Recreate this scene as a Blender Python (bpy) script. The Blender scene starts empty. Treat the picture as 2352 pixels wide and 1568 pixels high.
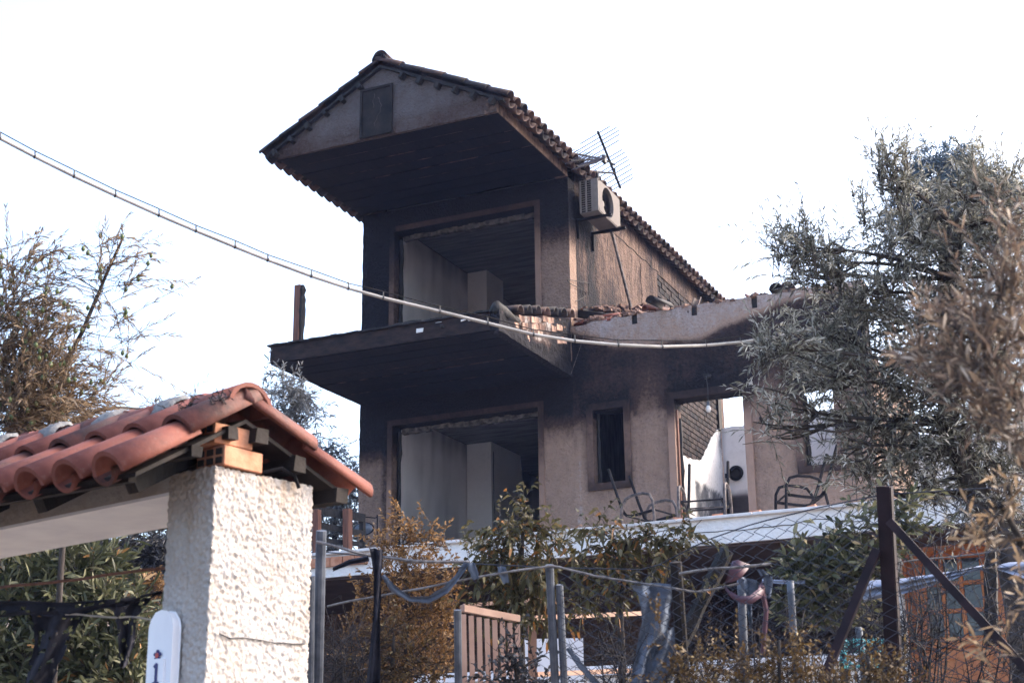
import bpy, bmesh, math, random
import numpy as np
from mathutils import Vector, Matrix, noise as mnoise
R_ = math.radians
S = bpy.context.scene
COL = S.collection
rng = np.random.default_rng(7)
random.seed(7)

# ------------------------------------------------------------------ camera
CAM = np.array([11.1114, -18.8504, -3.0585]); YAW, PITCH, ROLL, FPX = 0.4293, 0.3014, -0.0127, 3498.8
_f = np.array([-math.sin(YAW)*math.cos(PITCH), math.cos(YAW)*math.cos(PITCH), math.sin(PITCH)])
_r0 = np.array([math.cos(YAW), math.sin(YAW), 0.0]); _u0 = np.cross(_r0, _f)
_r = math.cos(ROLL)*_r0 + math.sin(ROLL)*_u0; _u = -math.sin(ROLL)*_r0 + math.cos(ROLL)*_u0
cd = bpy.data.cameras.new('camera'); cam = bpy.data.objects.new('camera', cd); COL.objects.link(cam)
cam.matrix_world = Matrix(((_r[0], _u[0], -_f[0], CAM[0]), (_r[1], _u[1], -_f[1], CAM[1]), (_r[2], _u[2], -_f[2], CAM[2]), (0, 0, 0, 1)))
cd.sensor_width = 36.0; cd.lens = FPX/2352*36.0; cd.clip_start = 0.05; cd.clip_end = 3000
cd.dof.use_dof = True; cd.dof.focus_distance = 14.0; cd.dof.aperture_fstop = 6.3
S.camera = cam

# ------------------------------------------------------------------ sky, sun, exposure
TO_SUN = Vector((0.603, 0.513, 0.611)).normalized()
w = bpy.data.worlds.new('World'); S.world = w; w.use_nodes = True
nt = w.node_tree; bg = nt.nodes['Background']
sky = nt.nodes.new('ShaderNodeTexSky'); sky.sky_type = 'NISHITA'; sky.sun_disc = False
sky.sun_elevation = math.asin(TO_SUN.z); sky.sun_rotation = math.atan2(TO_SUN.x, TO_SUN.y)
sky.altitude = 100; sky.air_density = 1.0; sky.dust_density = 6.0; sky.ozone_density = 2.0
nt.links.new(sky.outputs[0], bg.inputs[0]); bg.inputs[1].default_value = 0.15
sl = bpy.data.lights.new('sun', 'SUN'); sl.energy = 0.5; sl.angle = R_(1.5); sl.color = (1.0, 0.84, 0.70)
so = bpy.data.objects.new('sun', sl); COL.objects.link(so)
so.rotation_euler = TO_SUN.to_track_quat('Z', 'Y').to_euler()
vs = S.view_settings; vs.view_transform = 'Standard'; vs.look = 'None'; vs.gamma = 1.0; vs.exposure = 2.4
vs.use_curve_mapping = False
S.cycles.max_bounces = 6; S.cycles.diffuse_bounces = 4; S.cycles.transparent_max_bounces = 6
S.cycles.use_denoising = True

# ------------------------------------------------------------------ helpers
def at(u, v, **k):
    "a point on the sight line through a pixel of the 2352 px wide photograph, cut at a depth or a plane of the place"
    d = _f + _r*(u-1176)/FPX + _u*(784-v)/FPX
    if 'd' in k: return CAM + d*k['d']
    if 'n' in k:
        n = np.array(k['n']); return CAM + d*(((np.array(k['p'])-CAM) @ n)/(d @ n))
    ax, val = list(k.items())[0]; i = 'xyz'.index(ax)
    return CAM + d*((val-CAM[i])/d[i])

def tag(o, label=None, cat=None, group=None, kind=None):
    if label: o['label'] = label
    if cat: o['category'] = cat
    if group: o['group'] = group
    if kind or cat: o['kind'] = kind or 'thing'
    return o

def empty(name, loc=(0, 0, 0), rz=0.0, label=None, cat=None, group=None, kind=None):
    o = bpy.data.objects.new(name, None); COL.objects.link(o); o.location = loc; o.rotation_euler = (0, 0, rz)
    o.empty_display_size = .1
    return tag(o, label, cat, group, kind)

def link(name, me, parent=None, loc=None, rot=None, scale=None):
    o = bpy.data.objects.new(name, me); COL.objects.link(o)
    if parent: o.parent = parent
    if loc is not None: o.location = loc
    if rot is not None: o.rotation_euler = rot
    if scale is not None: o.scale = scale
    return o

class MB:
    def __init__(s): s.v = []; s.f = []; s.a = []; s.smooth = False
    def add(s, vs, fs, a=0.0):
        n = len(s.v); s.v += [tuple(map(float, p)) for p in vs]; s.f += [tuple(i+n for i in q) for q in fs]; s.a += [a]*len(vs)
        return s
    def box(s, c, d, rot=None, a=0.0, jit=0.0):
        cx, cy, cz = c; x, y, z = d[0]/2, d[1]/2, d[2]/2
        p = [Vector((i*x, j*y, k*z)) for i in (-1, 1) for j in (-1, 1) for k in (-1, 1)]
        if jit: p = [q + Vector((random.uniform(-jit, jit), random.uniform(-jit, jit), random.uniform(-jit, jit))) for q in p]
        if rot is not None: p = [rot @ q for q in p]
        p = [(q.x+cx, q.y+cy, q.z+cz) for q in p]
        return s.add(p, [(0, 1, 3, 2), (4, 6, 7, 5), (0, 4, 5, 1), (2, 3, 7, 6), (0, 2, 6, 4), (1, 5, 7, 3)], a)
    def bar(s, p0, p1, w_, h_, up=(0, 0, 1), a=0.0, jit=0.0):
        p0, p1 = Vector(p0), Vector(p1); d = p1-p0; L = d.length; d.normalize(); up = Vector(up)
        x = d.cross(up)
        if x.length < 1e-4: x = d.cross(Vector((1, 0, 0)))
        x.normalize(); z = x.cross(d)
        m = Matrix((x, d, z)).transposed()
        return s.box((p0+p1)/2, (w_, L, h_), m, a, jit)
    def tube(s, pts, r, n=8, closed=False, caps=True, a=0.0):
        pts = [Vector(p) for p in pts]; N = len(pts)
        rr = r if hasattr(r, '__len__') else [r]*N
        base = len(s.v); prev = None; vs = []
        for i, p in enumerate(pts):
            t = (pts[(i+1) % N]-pts[i-1]) if closed else (pts[min(i+1, N-1)]-pts[max(i-1, 0)])
            t.normalize()
            if prev is None:
                x = t.cross(Vector((0, 0, 1)))
                if x.length < .1: x = t.cross(Vector((1, 0, 0)))
            else: x = prev - t*prev.dot(t)
            x.normalize(); prev = x; y = t.cross(x)
            for k in range(n):
                an = 2*math.pi*k/n; vs.append(p + (x*math.cos(an)+y*math.sin(an))*rr[i])
        fs = []
        for i in range(N if closed else N-1):
            j = (i+1) % N
            for k in range(n):
                l = (k+1) % n; fs.append((i*n+k, i*n+l, j*n+l, j*n+k))
        if caps and not closed:
            fs.append(tuple(range(n-1, -1, -1))); fs.append(tuple((N-1)*n+k for k in range(n)))
        return s.add(vs, fs, a)
    def mesh(s, name, mat=None, smooth=None, bevel=0.0):
        me = bpy.data.meshes.new(name); me.from_pydata(s.v, [], s.f); me.update()
        if bevel:
            bm = bmesh.new(); bm.from_mesh(me); bmesh.ops.bevel(bm, geom=bm.edges[:], offset=bevel, segments=1, affect='EDGES', clamp_overlap=True)
            bm.to_mesh(me); bm.free()
        elif any(s.a):
            at_ = me.attributes.new('soot', 'FLOAT', 'POINT'); at_.data.foreach_set('value', s.a)
        if mat: me.materials.append(mat)
        if s.smooth if smooth is None else smooth: me.polygons.foreach_set('use_smooth', [True]*len(me.polygons))
        return me
    def build(s, name, mat, parent=None, smooth=None, bevel=0.0, **k):
        return link(name, s.mesh(name, mat, smooth, bevel), parent, **k)

def fbm(x, y, z=0.0, o=3):
    return mnoise.fractal(Vector((x, y, z)), 1.0, 2.0, o)

# ------------------------------------------------------------------ materials
class NT:
    def __init__(s, name, rough=0.85, spec=0.2):
        s.m = bpy.data.materials.new(name); s.m.use_nodes = True; s.t = s.m.node_tree; s.n = s.t.nodes; s.l = s.t.links
        s.b = s.n['Principled BSDF']; s.b.inputs['Roughness'].default_value = rough
        s.b.inputs['Specular IOR Level'].default_value = spec
        s.tc = s.n.new('ShaderNodeTexCoord')
    def node(s, typ, **k):
        n = s.n.new(typ)
        for a, b in k.items(): setattr(n, a, b)
        return n
    def map(s, scale=(1, 1, 1), src='Object'):
        m = s.n.new('ShaderNodeMapping'); m.inputs['Scale'].default_value = scale; s.l.new(s.tc.outputs[src], m.inputs[0]); return m.outputs[0]
    def noise(s, scale, detail=4, rough=.6, vec=None):
        n = s.n.new('ShaderNodeTexNoise'); n.inputs['Scale'].default_value = scale; n.inputs['Detail'].default_value = detail; n.inputs['Roughness'].default_value = rough
        s.l.new(vec if vec is not None else s.tc.outputs['Object'], n.inputs['Vector']); return n.outputs[0]
    def vor(s, scale, vec=None, feat='F1'):
        n = s.n.new('ShaderNodeTexVoronoi'); n.feature = feat; n.inputs['Scale'].default_value = scale
        s.l.new(vec if vec is not None else s.tc.outputs['Object'], n.inputs['Vector']); return n.outputs['Distance']
    def math(s, op, a, b=None, c=None, clamp=False):
        n = s.n.new('ShaderNodeMath'); n.operation = op; n.use_clamp = clamp
        for i, q in enumerate((a, b, c)):
            if q is None: continue
            if isinstance(q, (int, float)): n.inputs[i].default_value = q
            else: s.l.new(q, n.inputs[i])
        return n.outputs[0]
    def ramp(s, fac, stops, interp='LINEAR'):
        n = s.n.new('ShaderNodeValToRGB'); n.color_ramp.interpolation = interp; e = n.color_ramp.elements
        while len(e) < len(stops): e.new(.5)
        for q, (p, c) in zip(e, stops):
            q.position = p; q.color = (*c, 1) if len(c) == 3 else c
        s.l.new(fac, n.inputs[0]); return n.outputs[0]
    def mix(s, fac, a, b, mode='MIX'):
        n = s.n.new('ShaderNodeMix'); n.data_type = 'RGBA'; n.blend_type = mode
        for i, q in ((0, fac), (6, a), (7, b)):
            if isinstance(q, (int, float)): n.inputs[i].default_value = q
            elif isinstance(q, tuple): n.inputs[i].default_value = (*q, 1)
            else: s.l.new(q, n.inputs[i])
        return n.outputs[2]
    def attr(s, name):
        n = s.n.new('ShaderNodeAttribute'); n.attribute_name = name; return n.outputs['Fac']
    def rnd(s):
        return s.n.new('ShaderNodeObjectInfo').outputs['Random']
    def col(s, c): 
        if isinstance(c, tuple): s.b.inputs['Base Color'].default_value = (*c, 1)
        else: s.l.new(c, s.b.inputs['Base Color'])
        return s
    def bump(s, h, strength=.5, dist=.01):
        n = s.n.new('ShaderNodeBump'); n.inputs['Strength'].default_value = strength; n.inputs['Distance'].default_value = dist
        s.l.new(h, n.inputs['Height']); s.l.new(n.outputs[0], s.b.inputs['Normal']); return s

SOOT = (0.0112, 0.0102, 0.0128); BROWN = (0.062, 0.040, 0.034)
def stucco(name, c0, c1, bs=90, bstr=.6, bdist=.008, streak=None, soots=(BROWN, SOOT), amp=(.5, .35), pit=False):
    q = NT(name, .92, .15)
    n1 = q.noise(1.7, 5, .62, q.map(streak) if streak else None); n2 = q.noise(22, 4, .7, q.map(streak) if streak else None); n3 = q.noise(bs, 3, .6); n4 = q.noise(9, 8, .78, q.map(streak) if streak else q.map((1, 1, .6)))
    base = q.ramp(q.math('ADD', q.math('MULTIPLY', n1, .6), q.math('MULTIPLY', n2, .4)), [(.32, c0), (.66, c1)])
    sv = q.math('ADD', q.attr('soot'), q.math('ADD', q.math('MULTIPLY_ADD', n1, amp[0], -amp[0]/2), q.math('ADD', q.math('MULTIPLY_ADD', n4, 1.1*amp[1], -.55*amp[1]), q.math('MULTIPLY_ADD', n2, amp[1], -amp[1]/2))))
    f1 = q.ramp(sv, [(.08, (0, 0, 0)), (.62, (1, 1, 1))]); f2 = q.ramp(sv, [(.58, (0, 0, 0)), (1.0, (1, 1, 1))])
    f0 = q.ramp(q.math('MULTIPLY', sv, -1.0), [(.02, (0, 0, 0)), (.35, (1, 1, 1))])
    c = q.mix(f2, q.mix(f1, q.mix(f0, base, (.36, .32, .31)), soots[0]), soots[1])
    if pit:
        pv = q.ramp(q.vor(34), [(.10, (0, 0, 0)), (.30, (1, 1, 1))]); c = q.mix(q.math('MULTIPLY', q.math('MULTIPLY', q.math('SUBTRACT', 1.0, pv), q.ramp(n4, [(.45, (0, 0, 0)), (.62, (1, 1, 1))])), .7), c, (.03, .026, .028))
    q.col(c)
    h = q.math('ADD', n3, q.math('MULTIPLY', q.vor(bs*.45), .8))
    q.bump(h, bstr, bdist)
    return q.m

def flat(name, c0, c1, scale=8, rough=.8, spec=.2, bump=0.0, bs=40, stretch=(1, 1, 1), metal=0.0, perobj=0.0, lo=.35, hi=.68, dist=.006):
    q = NT(name, rough, spec); v = q.map(stretch)
    n = q.noise(scale, 5, .6, v)
    if perobj: n = q.math('ADD', n, q.math('MULTIPLY_ADD', q.rnd(), perobj, -perobj/2))
    q.col(q.ramp(n, [(lo, c0), (hi, c1)])); q.b.inputs['Metallic'].default_value = metal
    if bump: q.bump(q.noise(bs, 4, .6, v), bump, dist)
    return q.m

def leaf_mat(name, stops, trans=.35, rough=.55, spec=.25):
    q = NT(name, rough, spec); t = q.attr('tint')
    c = q.ramp(t, stops); q.col(c)
    tr = q.node('ShaderNodeBsdfTranslucent'); q.l.new(c, tr.inputs[0])
    mx = q.node('ShaderNodeMixShader'); mx.inputs[0].default_value = trans
    q.l.new(q.b.outputs[0], mx.inputs[1]); q.l.new(tr.outputs[0], mx.inputs[2]); q.l.new(mx.outputs[0], q.n['Material Output'].inputs[0])
    return q.m

M = {}
M['facade'] = stucco('facade_stucco', (.205, .136, .104), (.325, .230, .180), 60, 1.0, .02, amp=(.45, .6), pit=True)
M['pediment'] = stucco('grey_pediment_stucco', (.095, .088, .092), (.150, .138, .140), 60, 1.0, .02, amp=(.5, .6))
M['side'] = stucco('side_stucco', (.13, .083, .066), (.29, .20, .15), 50, 1.0, .02, streak=(1, 1.6, .35), amp=(1.5, 1.3))
M['white'] = stucco('white_render', (.62, .60, .59), (.78, .77, .76), 55, .7, .01, soots=((.30, .25, .21), (.10, .08, .07)))
M['pillar'] = stucco('pillar_render', (.27, .245, .23), (.48, .455, .435), 45, .8, .008, soots=((.30, .24, .19), (.12, .09, .07)), amp=(.4, .5))
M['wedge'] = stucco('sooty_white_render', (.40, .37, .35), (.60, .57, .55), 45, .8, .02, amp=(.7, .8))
M['grey_plaster'] = stucco('smoke_greyed_plaster', (.58, .56, .55), (.70, .68, .67), 30, .5, .008, soots=((.13, .135, .15), (.045, .046, .055)), amp=(.5, .6))
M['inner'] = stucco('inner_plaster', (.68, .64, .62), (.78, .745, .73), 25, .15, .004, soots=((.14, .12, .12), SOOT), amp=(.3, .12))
M['trim'] = stucco('trim_plaster', (.23, .145, .11), (.33, .225, .175), 60, .35, .005, amp=(.5, .3))
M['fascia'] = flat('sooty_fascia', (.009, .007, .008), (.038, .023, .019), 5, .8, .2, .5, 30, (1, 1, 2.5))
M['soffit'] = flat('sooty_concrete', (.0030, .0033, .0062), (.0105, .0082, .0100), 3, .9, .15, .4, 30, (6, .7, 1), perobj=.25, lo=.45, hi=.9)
M['batten'] = flat('peeled_edge', (.006, .005, .006), (.11, .066, .054), 4, .9, .15, .4, 30, (1, 3, 1), lo=.45, hi=.75)
M['concrete'] = flat('smoky_concrete', (.10, .092, .095), (.20, .185, .185), 3, .9, .15, .4, 20, (.6, 4, 1))
M['dark'] = flat('burnt_and_shade_dark', (.008, .008, .009), (.03, .025, .023), 4, .9, .2, .4, 20)
M['char'] = flat('charred_wood', (.006, .006, .007), (.022, .018, .017), 9, .75, .35, .9, 45, (1, 1, .35), dist=.012)
M['oldwood'] = flat('smoked_timber', (.09, .04, .028), (.17, .075, .05), 7, .7, .3, .4, 40, (6, 6, .6))
M['beam'] = flat('dark_batten_wood', (.006, .005, .005), (.026, .020, .018), 7, .8, .2, .5, 40, (1, 1, 1))
def clay(name, a, b, burnt, lo, hi, po):
    q = NT(name, .72, .25); n = q.noise(9, 5, .65); n2 = q.noise(70, 3, .6)
    base = q.ramp(q.math('ADD', n, q.math('MULTIPLY_ADD', q.rnd(), .3, -.15)), [(.3, a), (.7, b)])
    s = q.math('ADD', q.noise(4, 5, .7), q.math('MULTIPLY_ADD', q.rnd(), po, -po/2))
    q.col(q.mix(q.ramp(s, [(lo, (0, 0, 0)), (hi, (1, 1, 1))]), base, burnt)); d_ = q.ramp(q.noise(45, 6, .8), [(.56, (0, 0, 0)), (.72, (1, 1, 1))]); q.col(q.mix(q.math('MULTIPLY', d_, .35), q.mix(q.ramp(s, [(lo, (0, 0, 0)), (hi, (1, 1, 1))]), base, burnt), (.20, .17, .15))); q.bump(q.math('ADD', n2, q.noise(160, 2, .6)), .35, .004); return q.m
M['clay'] = clay('terracotta', (.115, .032, .022), (.19, .062, .045), (.045, .022, .019), .52, .80, .55)
M['burnt_clay'] = clay('burnt_terracotta', (.075, .040, .032), (.14, .07, .052), (.012, .010, .012), .18, .55, .5)
M['mortar'] = flat('grey_mortar', (.10, .10, .105), (.22, .215, .21), 14, .95, .1, .8, 60, dist=.01)
M['brick'] = flat('hollow_brick_clay', (.36, .15, .085), (.52, .27, .17), 12, .85, .2, .4, 60)
M['brick_sooty'] = flat('sooty_brick', (.022, .018, .019), (.115, .072, .062), 5, .9, .15, .5, 50, perobj=.4)
M['brick_pale'] = flat('dusty_brick', (.09, .055, .045), (.40, .26, .20), 6, .9, .15, .5, 50, perobj=.5)
M['brick_black'] = flat('blackened_brick', (.009, .009, .011), (.050, .037, .035), 5, .9, .15, .5, 50, perobj=.3)
M['marble'] = flat('marble_coping', (.50, .48, .47), (.70, .68, .67), 5, .6, .35, .15, 30, perobj=.2)
M['rust'] = flat('burnt_steel', (.005, .005, .007), (.016, .014, .016), 12, .75, .12, .4, 60)
M['rustpale'] = flat('scorched_steel', (.03, .025, .026), (.15, .12, .11), 16, .6, .4, .4, 60, metal=.2, lo=.4, hi=.7)
M['galv'] = flat('galvanised_steel', (.045, .052, .068), (.125, .138, .165), 9, .55, .4, .3, 40, metal=.3)
M['paintbrown'] = flat('dark_red_painted_steel', (.010, .006, .009), (.024, .013, .017), 10, .7, .2, .25, 50)
M['wire'] = flat('fence_wire', (.016, .018, .026), (.040, .043, .056), 20, .6, .25)
M['rope'] = flat('old_rope', (.09, .085, .088), (.24, .225, .22), 30, .95, .1, .8, 200)
M['conduit'] = flat('cream_conduit', (.28, .26, .24), (.44, .41, .38), 6, .55, .3)
M['blackpl'] = flat('black_plastic', (.012, .012, .014), (.03, .03, .034), 10, .5, .4)
M['alu'] = flat('weathered_aluminium', (.03, .03, .045), (.07, .07, .10), 10, .6, .3)
M['acpaint'] = stucco('scorched_enamel', (.11, .098, .092), (.22, .20, .185), 30, .2, .003, soots=((.10, .085, .08), (.02, .02, .025)), amp=(.7, .4))
M['whitepaint'] = flat('white_paint', (.66, .66, .70), (.78, .78, .80), 6, .55, .35, .15, 40, (1, 1, .3))
M['orange'] = flat('varnished_orange_wood', (.34, .11, .035), (.50, .19, .065), 5, .5, .4, .2, 40, (3, 3, .5))
M['beigepaint'] = flat('salmon_painted_metal', (.30, .175, .125), (.40, .25, .185), 4, .55, .35)
M['cloth'] = flat('grey_blue_cloth', (.075, .092, .13), (.15, .18, .235), 6, .9, .1, .6, 25, dist=.02)
M['net'] = flat('black_shade_net', (.010, .011, .017), (.035, .036, .05), 8, .85, .15, .5, 120)
M['tarp'] = flat('pale_blue_tarp', (.18, .21, .29), (.33, .37, .48), 4, .6, .3, .5, 14, dist=.02)
M['plum'] = flat('plum_plastic', (.05, .022, .036), (.12, .062, .09), 5, .5, .4, .2, 20)
M['bark'] = flat('olive_bark', (.025, .022, .021), (.085, .072, .065), 9, .95, .1, .9, 30, (1, 1, .5), dist=.015)
M['twig'] = flat('twig_bark', (.040, .032, .030), (.105, .085, .075), 9, .9, .1)
M['burnt_twig'] = flat('burnt_twig', (.010, .010, .013), (.035, .031, .034), 9, .85, .2)
M['ground'] = flat('dusty_ground', (.10, .083, .07), (.27, .225, .185), 1.2, .95, .1, .7, 12, dist=.03)
M['asphalt'] = flat('street_asphalt', (.04, .04, .042), (.065, .064, .063), 20, .9, .2, .5, 120)
M['glass'] = (lambda q: (q.col((.03, .035, .045)), q.m)[1])(NT('window_glass', .08, .6))
M['blue_ink'] = flat('navy_ink', (.02, .02, .10), (.03, .03, .13), 5, .5, .3)
M['red_ink'] = flat('red_glaze', (.35, .04, .03), (.42, .06, .05), 5, .4, .3)
M['bulb'] = (lambda q: (q.col((.55, .52, .48)), q.m)[1])(NT('bulb_glass', .2, .5))
M['turquoise'] = flat('turquoise_plastic_mesh', (.05, .28, .32), (.09, .40, .44), 5, .5, .3)
M['green_fruit'] = flat('green_olive', (.06, .09, .035), (.13, .16, .06), 9, .4, .4)
M['dark_fruit'] = flat('black_olive', (.015, .012, .016), (.04, .03, .035), 9, .4, .4)
OL = [(0, (.055, .055, .040)), (.35, (.15, .147, .112)), (.65, (.29, .285, .235)), (.88, (.50, .49, .44)), (1, (.64, .63, .59))]
M['olive'] = leaf_mat('olive_leaf', OL, .38, .5, .35)
M['olive_dry'] = leaf_mat('scorched_olive_leaf', [(0, (.085, .055, .034)), (.5, (.20, .14, .088)), (.85, (.31, .23, .15)), (1, (.42, .34, .25))], .4)
M['brown_leaf'] = leaf_mat('scorched_brown_leaf', [(0, (.050, .036, .030)), (.5, (.14, .098, .076)), (.8, (.25, .19, .135)), (1, (.44, .38, .32))], .4)
M['gold_leaf'] = leaf_mat('dried_golden_leaf', [(0, (.038, .022, .010)), (.5, (.092, .055, .020)), (.85, (.15, .095, .035)), (1, (.27, .20, .09))], .28)
M['orange_leaf'] = leaf_mat('dried_orange_leaf', [(0, (.075, .042, .020)), (.5, (.21, .115, .046)), (1, (.36, .225, .105))], .4)
M['broad_leaf'] = leaf_mat('wilted_broad_leaf', [(0, (.030, .027, .014)), (.5, (.085, .076, .034)), (.82, (.16, .13, .055)), (.93, (.25, .11, .032)), (1, (.30, .14, .045))], .3)
M['oleander'] = leaf_mat('oleander_leaf', [(0, (.022, .027, .014)), (.5, (.060, .066, .032)), (.82, (.14, .14, .075)), (.95, (.34, .32, .21)), (1, (.24, .13, .05))], .25)
M['far_leaf'] = leaf_mat('far_grey_leaf', [(0, (.09, .09, .09)), (.6, (.19, .195, .195)), (1, (.32, .32, .31))], .3)
M['pine'] = leaf_mat('haze_blued_needles', [(0, (.035, .06, .075)), (.6, (.07, .11, .14)), (1, (.13, .18, .22))], .2)  # distance haze is put into the needle colour as blue
M['ash_leaf'] = leaf_mat('ashen_leaf', [(0, (.018, .018, .02)), (.6, (.05, .05, .052)), (1, (.12, .12, .125))], .15)
def ss(x, a, b):
    t = min(1.0, max(0.0, (x-a)/(b-a))); return t*t*(3-2*t)

def panel(name, mat, parent, O, U, V, W, H, holes=(), th=.25, step=.07, soot=None, rough=0.0, top=None, smooth=False):
    "a slab of wall with openings cut through it, its face on the U x V side; the reveals are real"
    O, U, V = Vector(O), Vector(U), Vector(V); N = U.cross(V)
    def cuts(L, extra):
        k = max(1, round(L/step)); e = sorted(set([0.0, L]+[round(min(max(q, 0), L), 5) for q in extra])); out = []
        for a, b in zip(e, e[1:]):
            m = max(1, round((b-a)/step)); out += [a+(b-a)*i/m for i in range(m)]
        return out+[L]
    us = cuts(W, [h[0] for h in holes]+[h[1] for h in holes]); vs = cuts(H, [h[2] for h in holes]+[h[3] for h in holes])
    nu, nv = len(us), len(vs); b = MB(); att = []
    def pt(i, j, back):
        u, v = us[i], vs[j]
        if top: v = v*top(u)/H
        p = O + U*u + V*v - N*(th if back else 0)
        if rough and not back: p = p + N*rough*mnoise.noise(p*9.0) + (U*rough*mnoise.noise(p*7.0+Vector((9, 9, 9))) if 0 < i < nu-1 or True else U*0)
        return p
    for back in (0, 1):
        for i in range(nu):
            for j in range(nv):
                b.v.append(tuple(pt(i, j, back))); b.a.append(soot(us[i], vs[j]*(top(us[i])/H if top else 1)) if soot else 0.0)
    def idx(i, j, k): return k*nu*nv + i*nv + j
    def solid(i, j):
        if i < 0 or j < 0 or i >= nu-1 or j >= nv-1: return False
        u, v = (us[i]+us[i+1])/2, (vs[j]+vs[j+1])/2
        return not any(h[0] < u < h[1] and h[2] < v < h[3] for h in holes)
    for i in range(nu-1):
        for j in range(nv-1):
            if not solid(i, j): continue
            b.f.append((idx(i, j, 0), idx(i+1, j, 0), idx(i+1, j+1, 0), idx(i, j+1, 0)))
            b.f.append((idx(i, j, 1), idx(i, j+1, 1), idx(i+1, j+1, 1), idx(i+1, j, 1)))
            if not solid(i-1, j): b.f.append((idx(i, j, 0), idx(i, j+1, 0), idx(i, j+1, 1), idx(i, j, 1)))
            if not solid(i+1, j): b.f.append((idx(i+1, j, 0), idx(i+1, j, 1), idx(i+1, j+1, 1), idx(i+1, j+1, 0)))
            if not solid(i, j-1): b.f.append((idx(i, j, 0), idx(i, j, 1), idx(i+1, j, 1), idx(i+1, j, 0)))
            if not solid(i, j+1): b.f.append((idx(i, j+1, 0), idx(i+1, j+1, 0), idx(i+1, j+1, 1), idx(i, j+1, 1)))
    me = bpy.data.meshes.new(name); me.from_pydata(b.v, [], b.f); me.update()
    a = me.attributes.new('soot', 'FLOAT', 'POINT'); a.data.foreach_set('value', b.a)
    bm = bmesh.new(); bm.from_mesh(me)
    loose = [q for q in bm.verts if not q.link_faces]; bmesh.ops.delete(bm, geom=loose, context='VERTS'); bm.to_mesh(me); bm.free()
    me.materials.append(mat)
    if smooth: me.polygons.foreach_set('use_smooth', [True]*len(me.polygons))
    return link(name, me, parent)

def sooty(o, fn):
    me = o.data; a = me.attributes.get('soot') or me.attributes.new('soot', 'FLOAT', 'POINT')
    for i, q in enumerate(me.vertices): a.data[i].value = fn(q.co)
    return o

def trim_frame(name, mat, parent, x0, x1, z0, z1, wd, y, bottom=True, proud=.025, sootfn=None):
    "a flat raised band of plaster round an opening x0..x1, z0..z1, in a wall facing -Y"
    return panel(name, mat, parent, (x0-wd, y-proud, z0-(wd if bottom else 0)), (1, 0, 0), (0, 0, 1), x1-x0+2*wd, z1-z0+wd*(2 if bottom else 1),
                 [(wd, wd+x1-x0, (wd if bottom else -1), (wd if bottom else 0)+z1-z0)], th=proud-.002, step=.06, rough=.003,
                 soot=(lambda u, v: sootfn(u+x0-wd, v+z0-(wd if bottom else 0))) if sootfn else None)

# ------------------------------------------------------------------ the setting
g = MB(); xs = [-400, -60, -30, -18, -12, -8, -5, -2, 0, 2, 4, 6, 8, 10, 12, 14, 18, 30, 60, 400]; ys = [-400, -60, -30, -22, -16, -13, -10, -7, -4, -2, 0, 2, 4, 7, 10, 14, 20, 30, 60, 400]
def gz(x, y):
    base = -4.65 + 1.7*ss(y, -12, -4)
    hill = 3.9*ss(y, -4, 8)*ss(-x, 1, 11) + 1.3*ss(y, -9, 4)*ss(-x, 0, 7)
    return base + hill + (fbm(x*.13, y*.13)*.35 if -50 < x < 50 and y > -12 else 0)
for x in xs:
    for y in ys: g.v.append((x, y, gz(x, y)))
n = len(ys)
for i in range(len(xs)-1):
    for j in range(n-1): g.f.append((i*n+j, (i+1)*n+j, (i+1)*n+j+1, i*n+j+1))
g.a = [0]*len(g.v)
tag(g.build('ground', M['ground'], smooth=True), kind='structure')
rd = MB(); rd.box((11, -21, -4.71), (60, 8, .13)); tag(rd.build('street', M['asphalt']), kind='structure')

# ------------------------------------------------------------------ the burnt house
H = empty('burnt_house', (0, 0, -2.95), label='burnt two storey house with sooty pediment, balcony and roofless wing', cat='house')
HZ = 2.95   # children of H are built in world coordinates: lift them back
def HP(o): o.parent = H; o.matrix_parent_inverse = Matrix.Translation((0, 0, HZ)); return o
xL, xR, zb, zt, zs, yo = 0.0, 3.40, 2.756, 3.0, 5.75, -2.39

def tower_soot(x, z):
    if z > 3.0:
        s = .20 + 1.0*ss(z, 4.5, 5.35)
        if x < .56: s = 1.15
        elif x < 2.9: s = max(s, .62)
        return s + .1*math.exp(-abs(x-2.95)/.05)
    s = .12 + 1.1*ss(z, 1.75, 2.5)
    if x < .56: s += .14 + .35*ss(z, 1.6, 2.3)
    if .4 < x < .62: s += .3
    return s
HP(panel('tower_wall', M['facade'], None, (xL, 0, -.02), (1, 0, 0), (0, 0, 1), xR, zs+.02,
      [(.56, 2.874, .02, 2.39), (.56, 2.874, 3.02, 5.41)], th=.25, soot=lambda u, v: tower_soot(u, v), rough=.009))
def trim_soot(x, z):
    if z > 3: return .25 + .45*ss(z, 4.4, 5.5) + (.3 if x < .57 else 0)
    return .28 + .55*ss(z, 1.2, 2.4)
HP(trim_frame('window_trim', M['trim'], None, .56, 2.874, 3.0, 5.39, .08, 0, False, .028, trim_soot))
HP(trim_frame('window_trim', M['trim'], None, .56, 2.874, 0.0, 2.37, .08, 0, False, .028, trim_soot))

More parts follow.
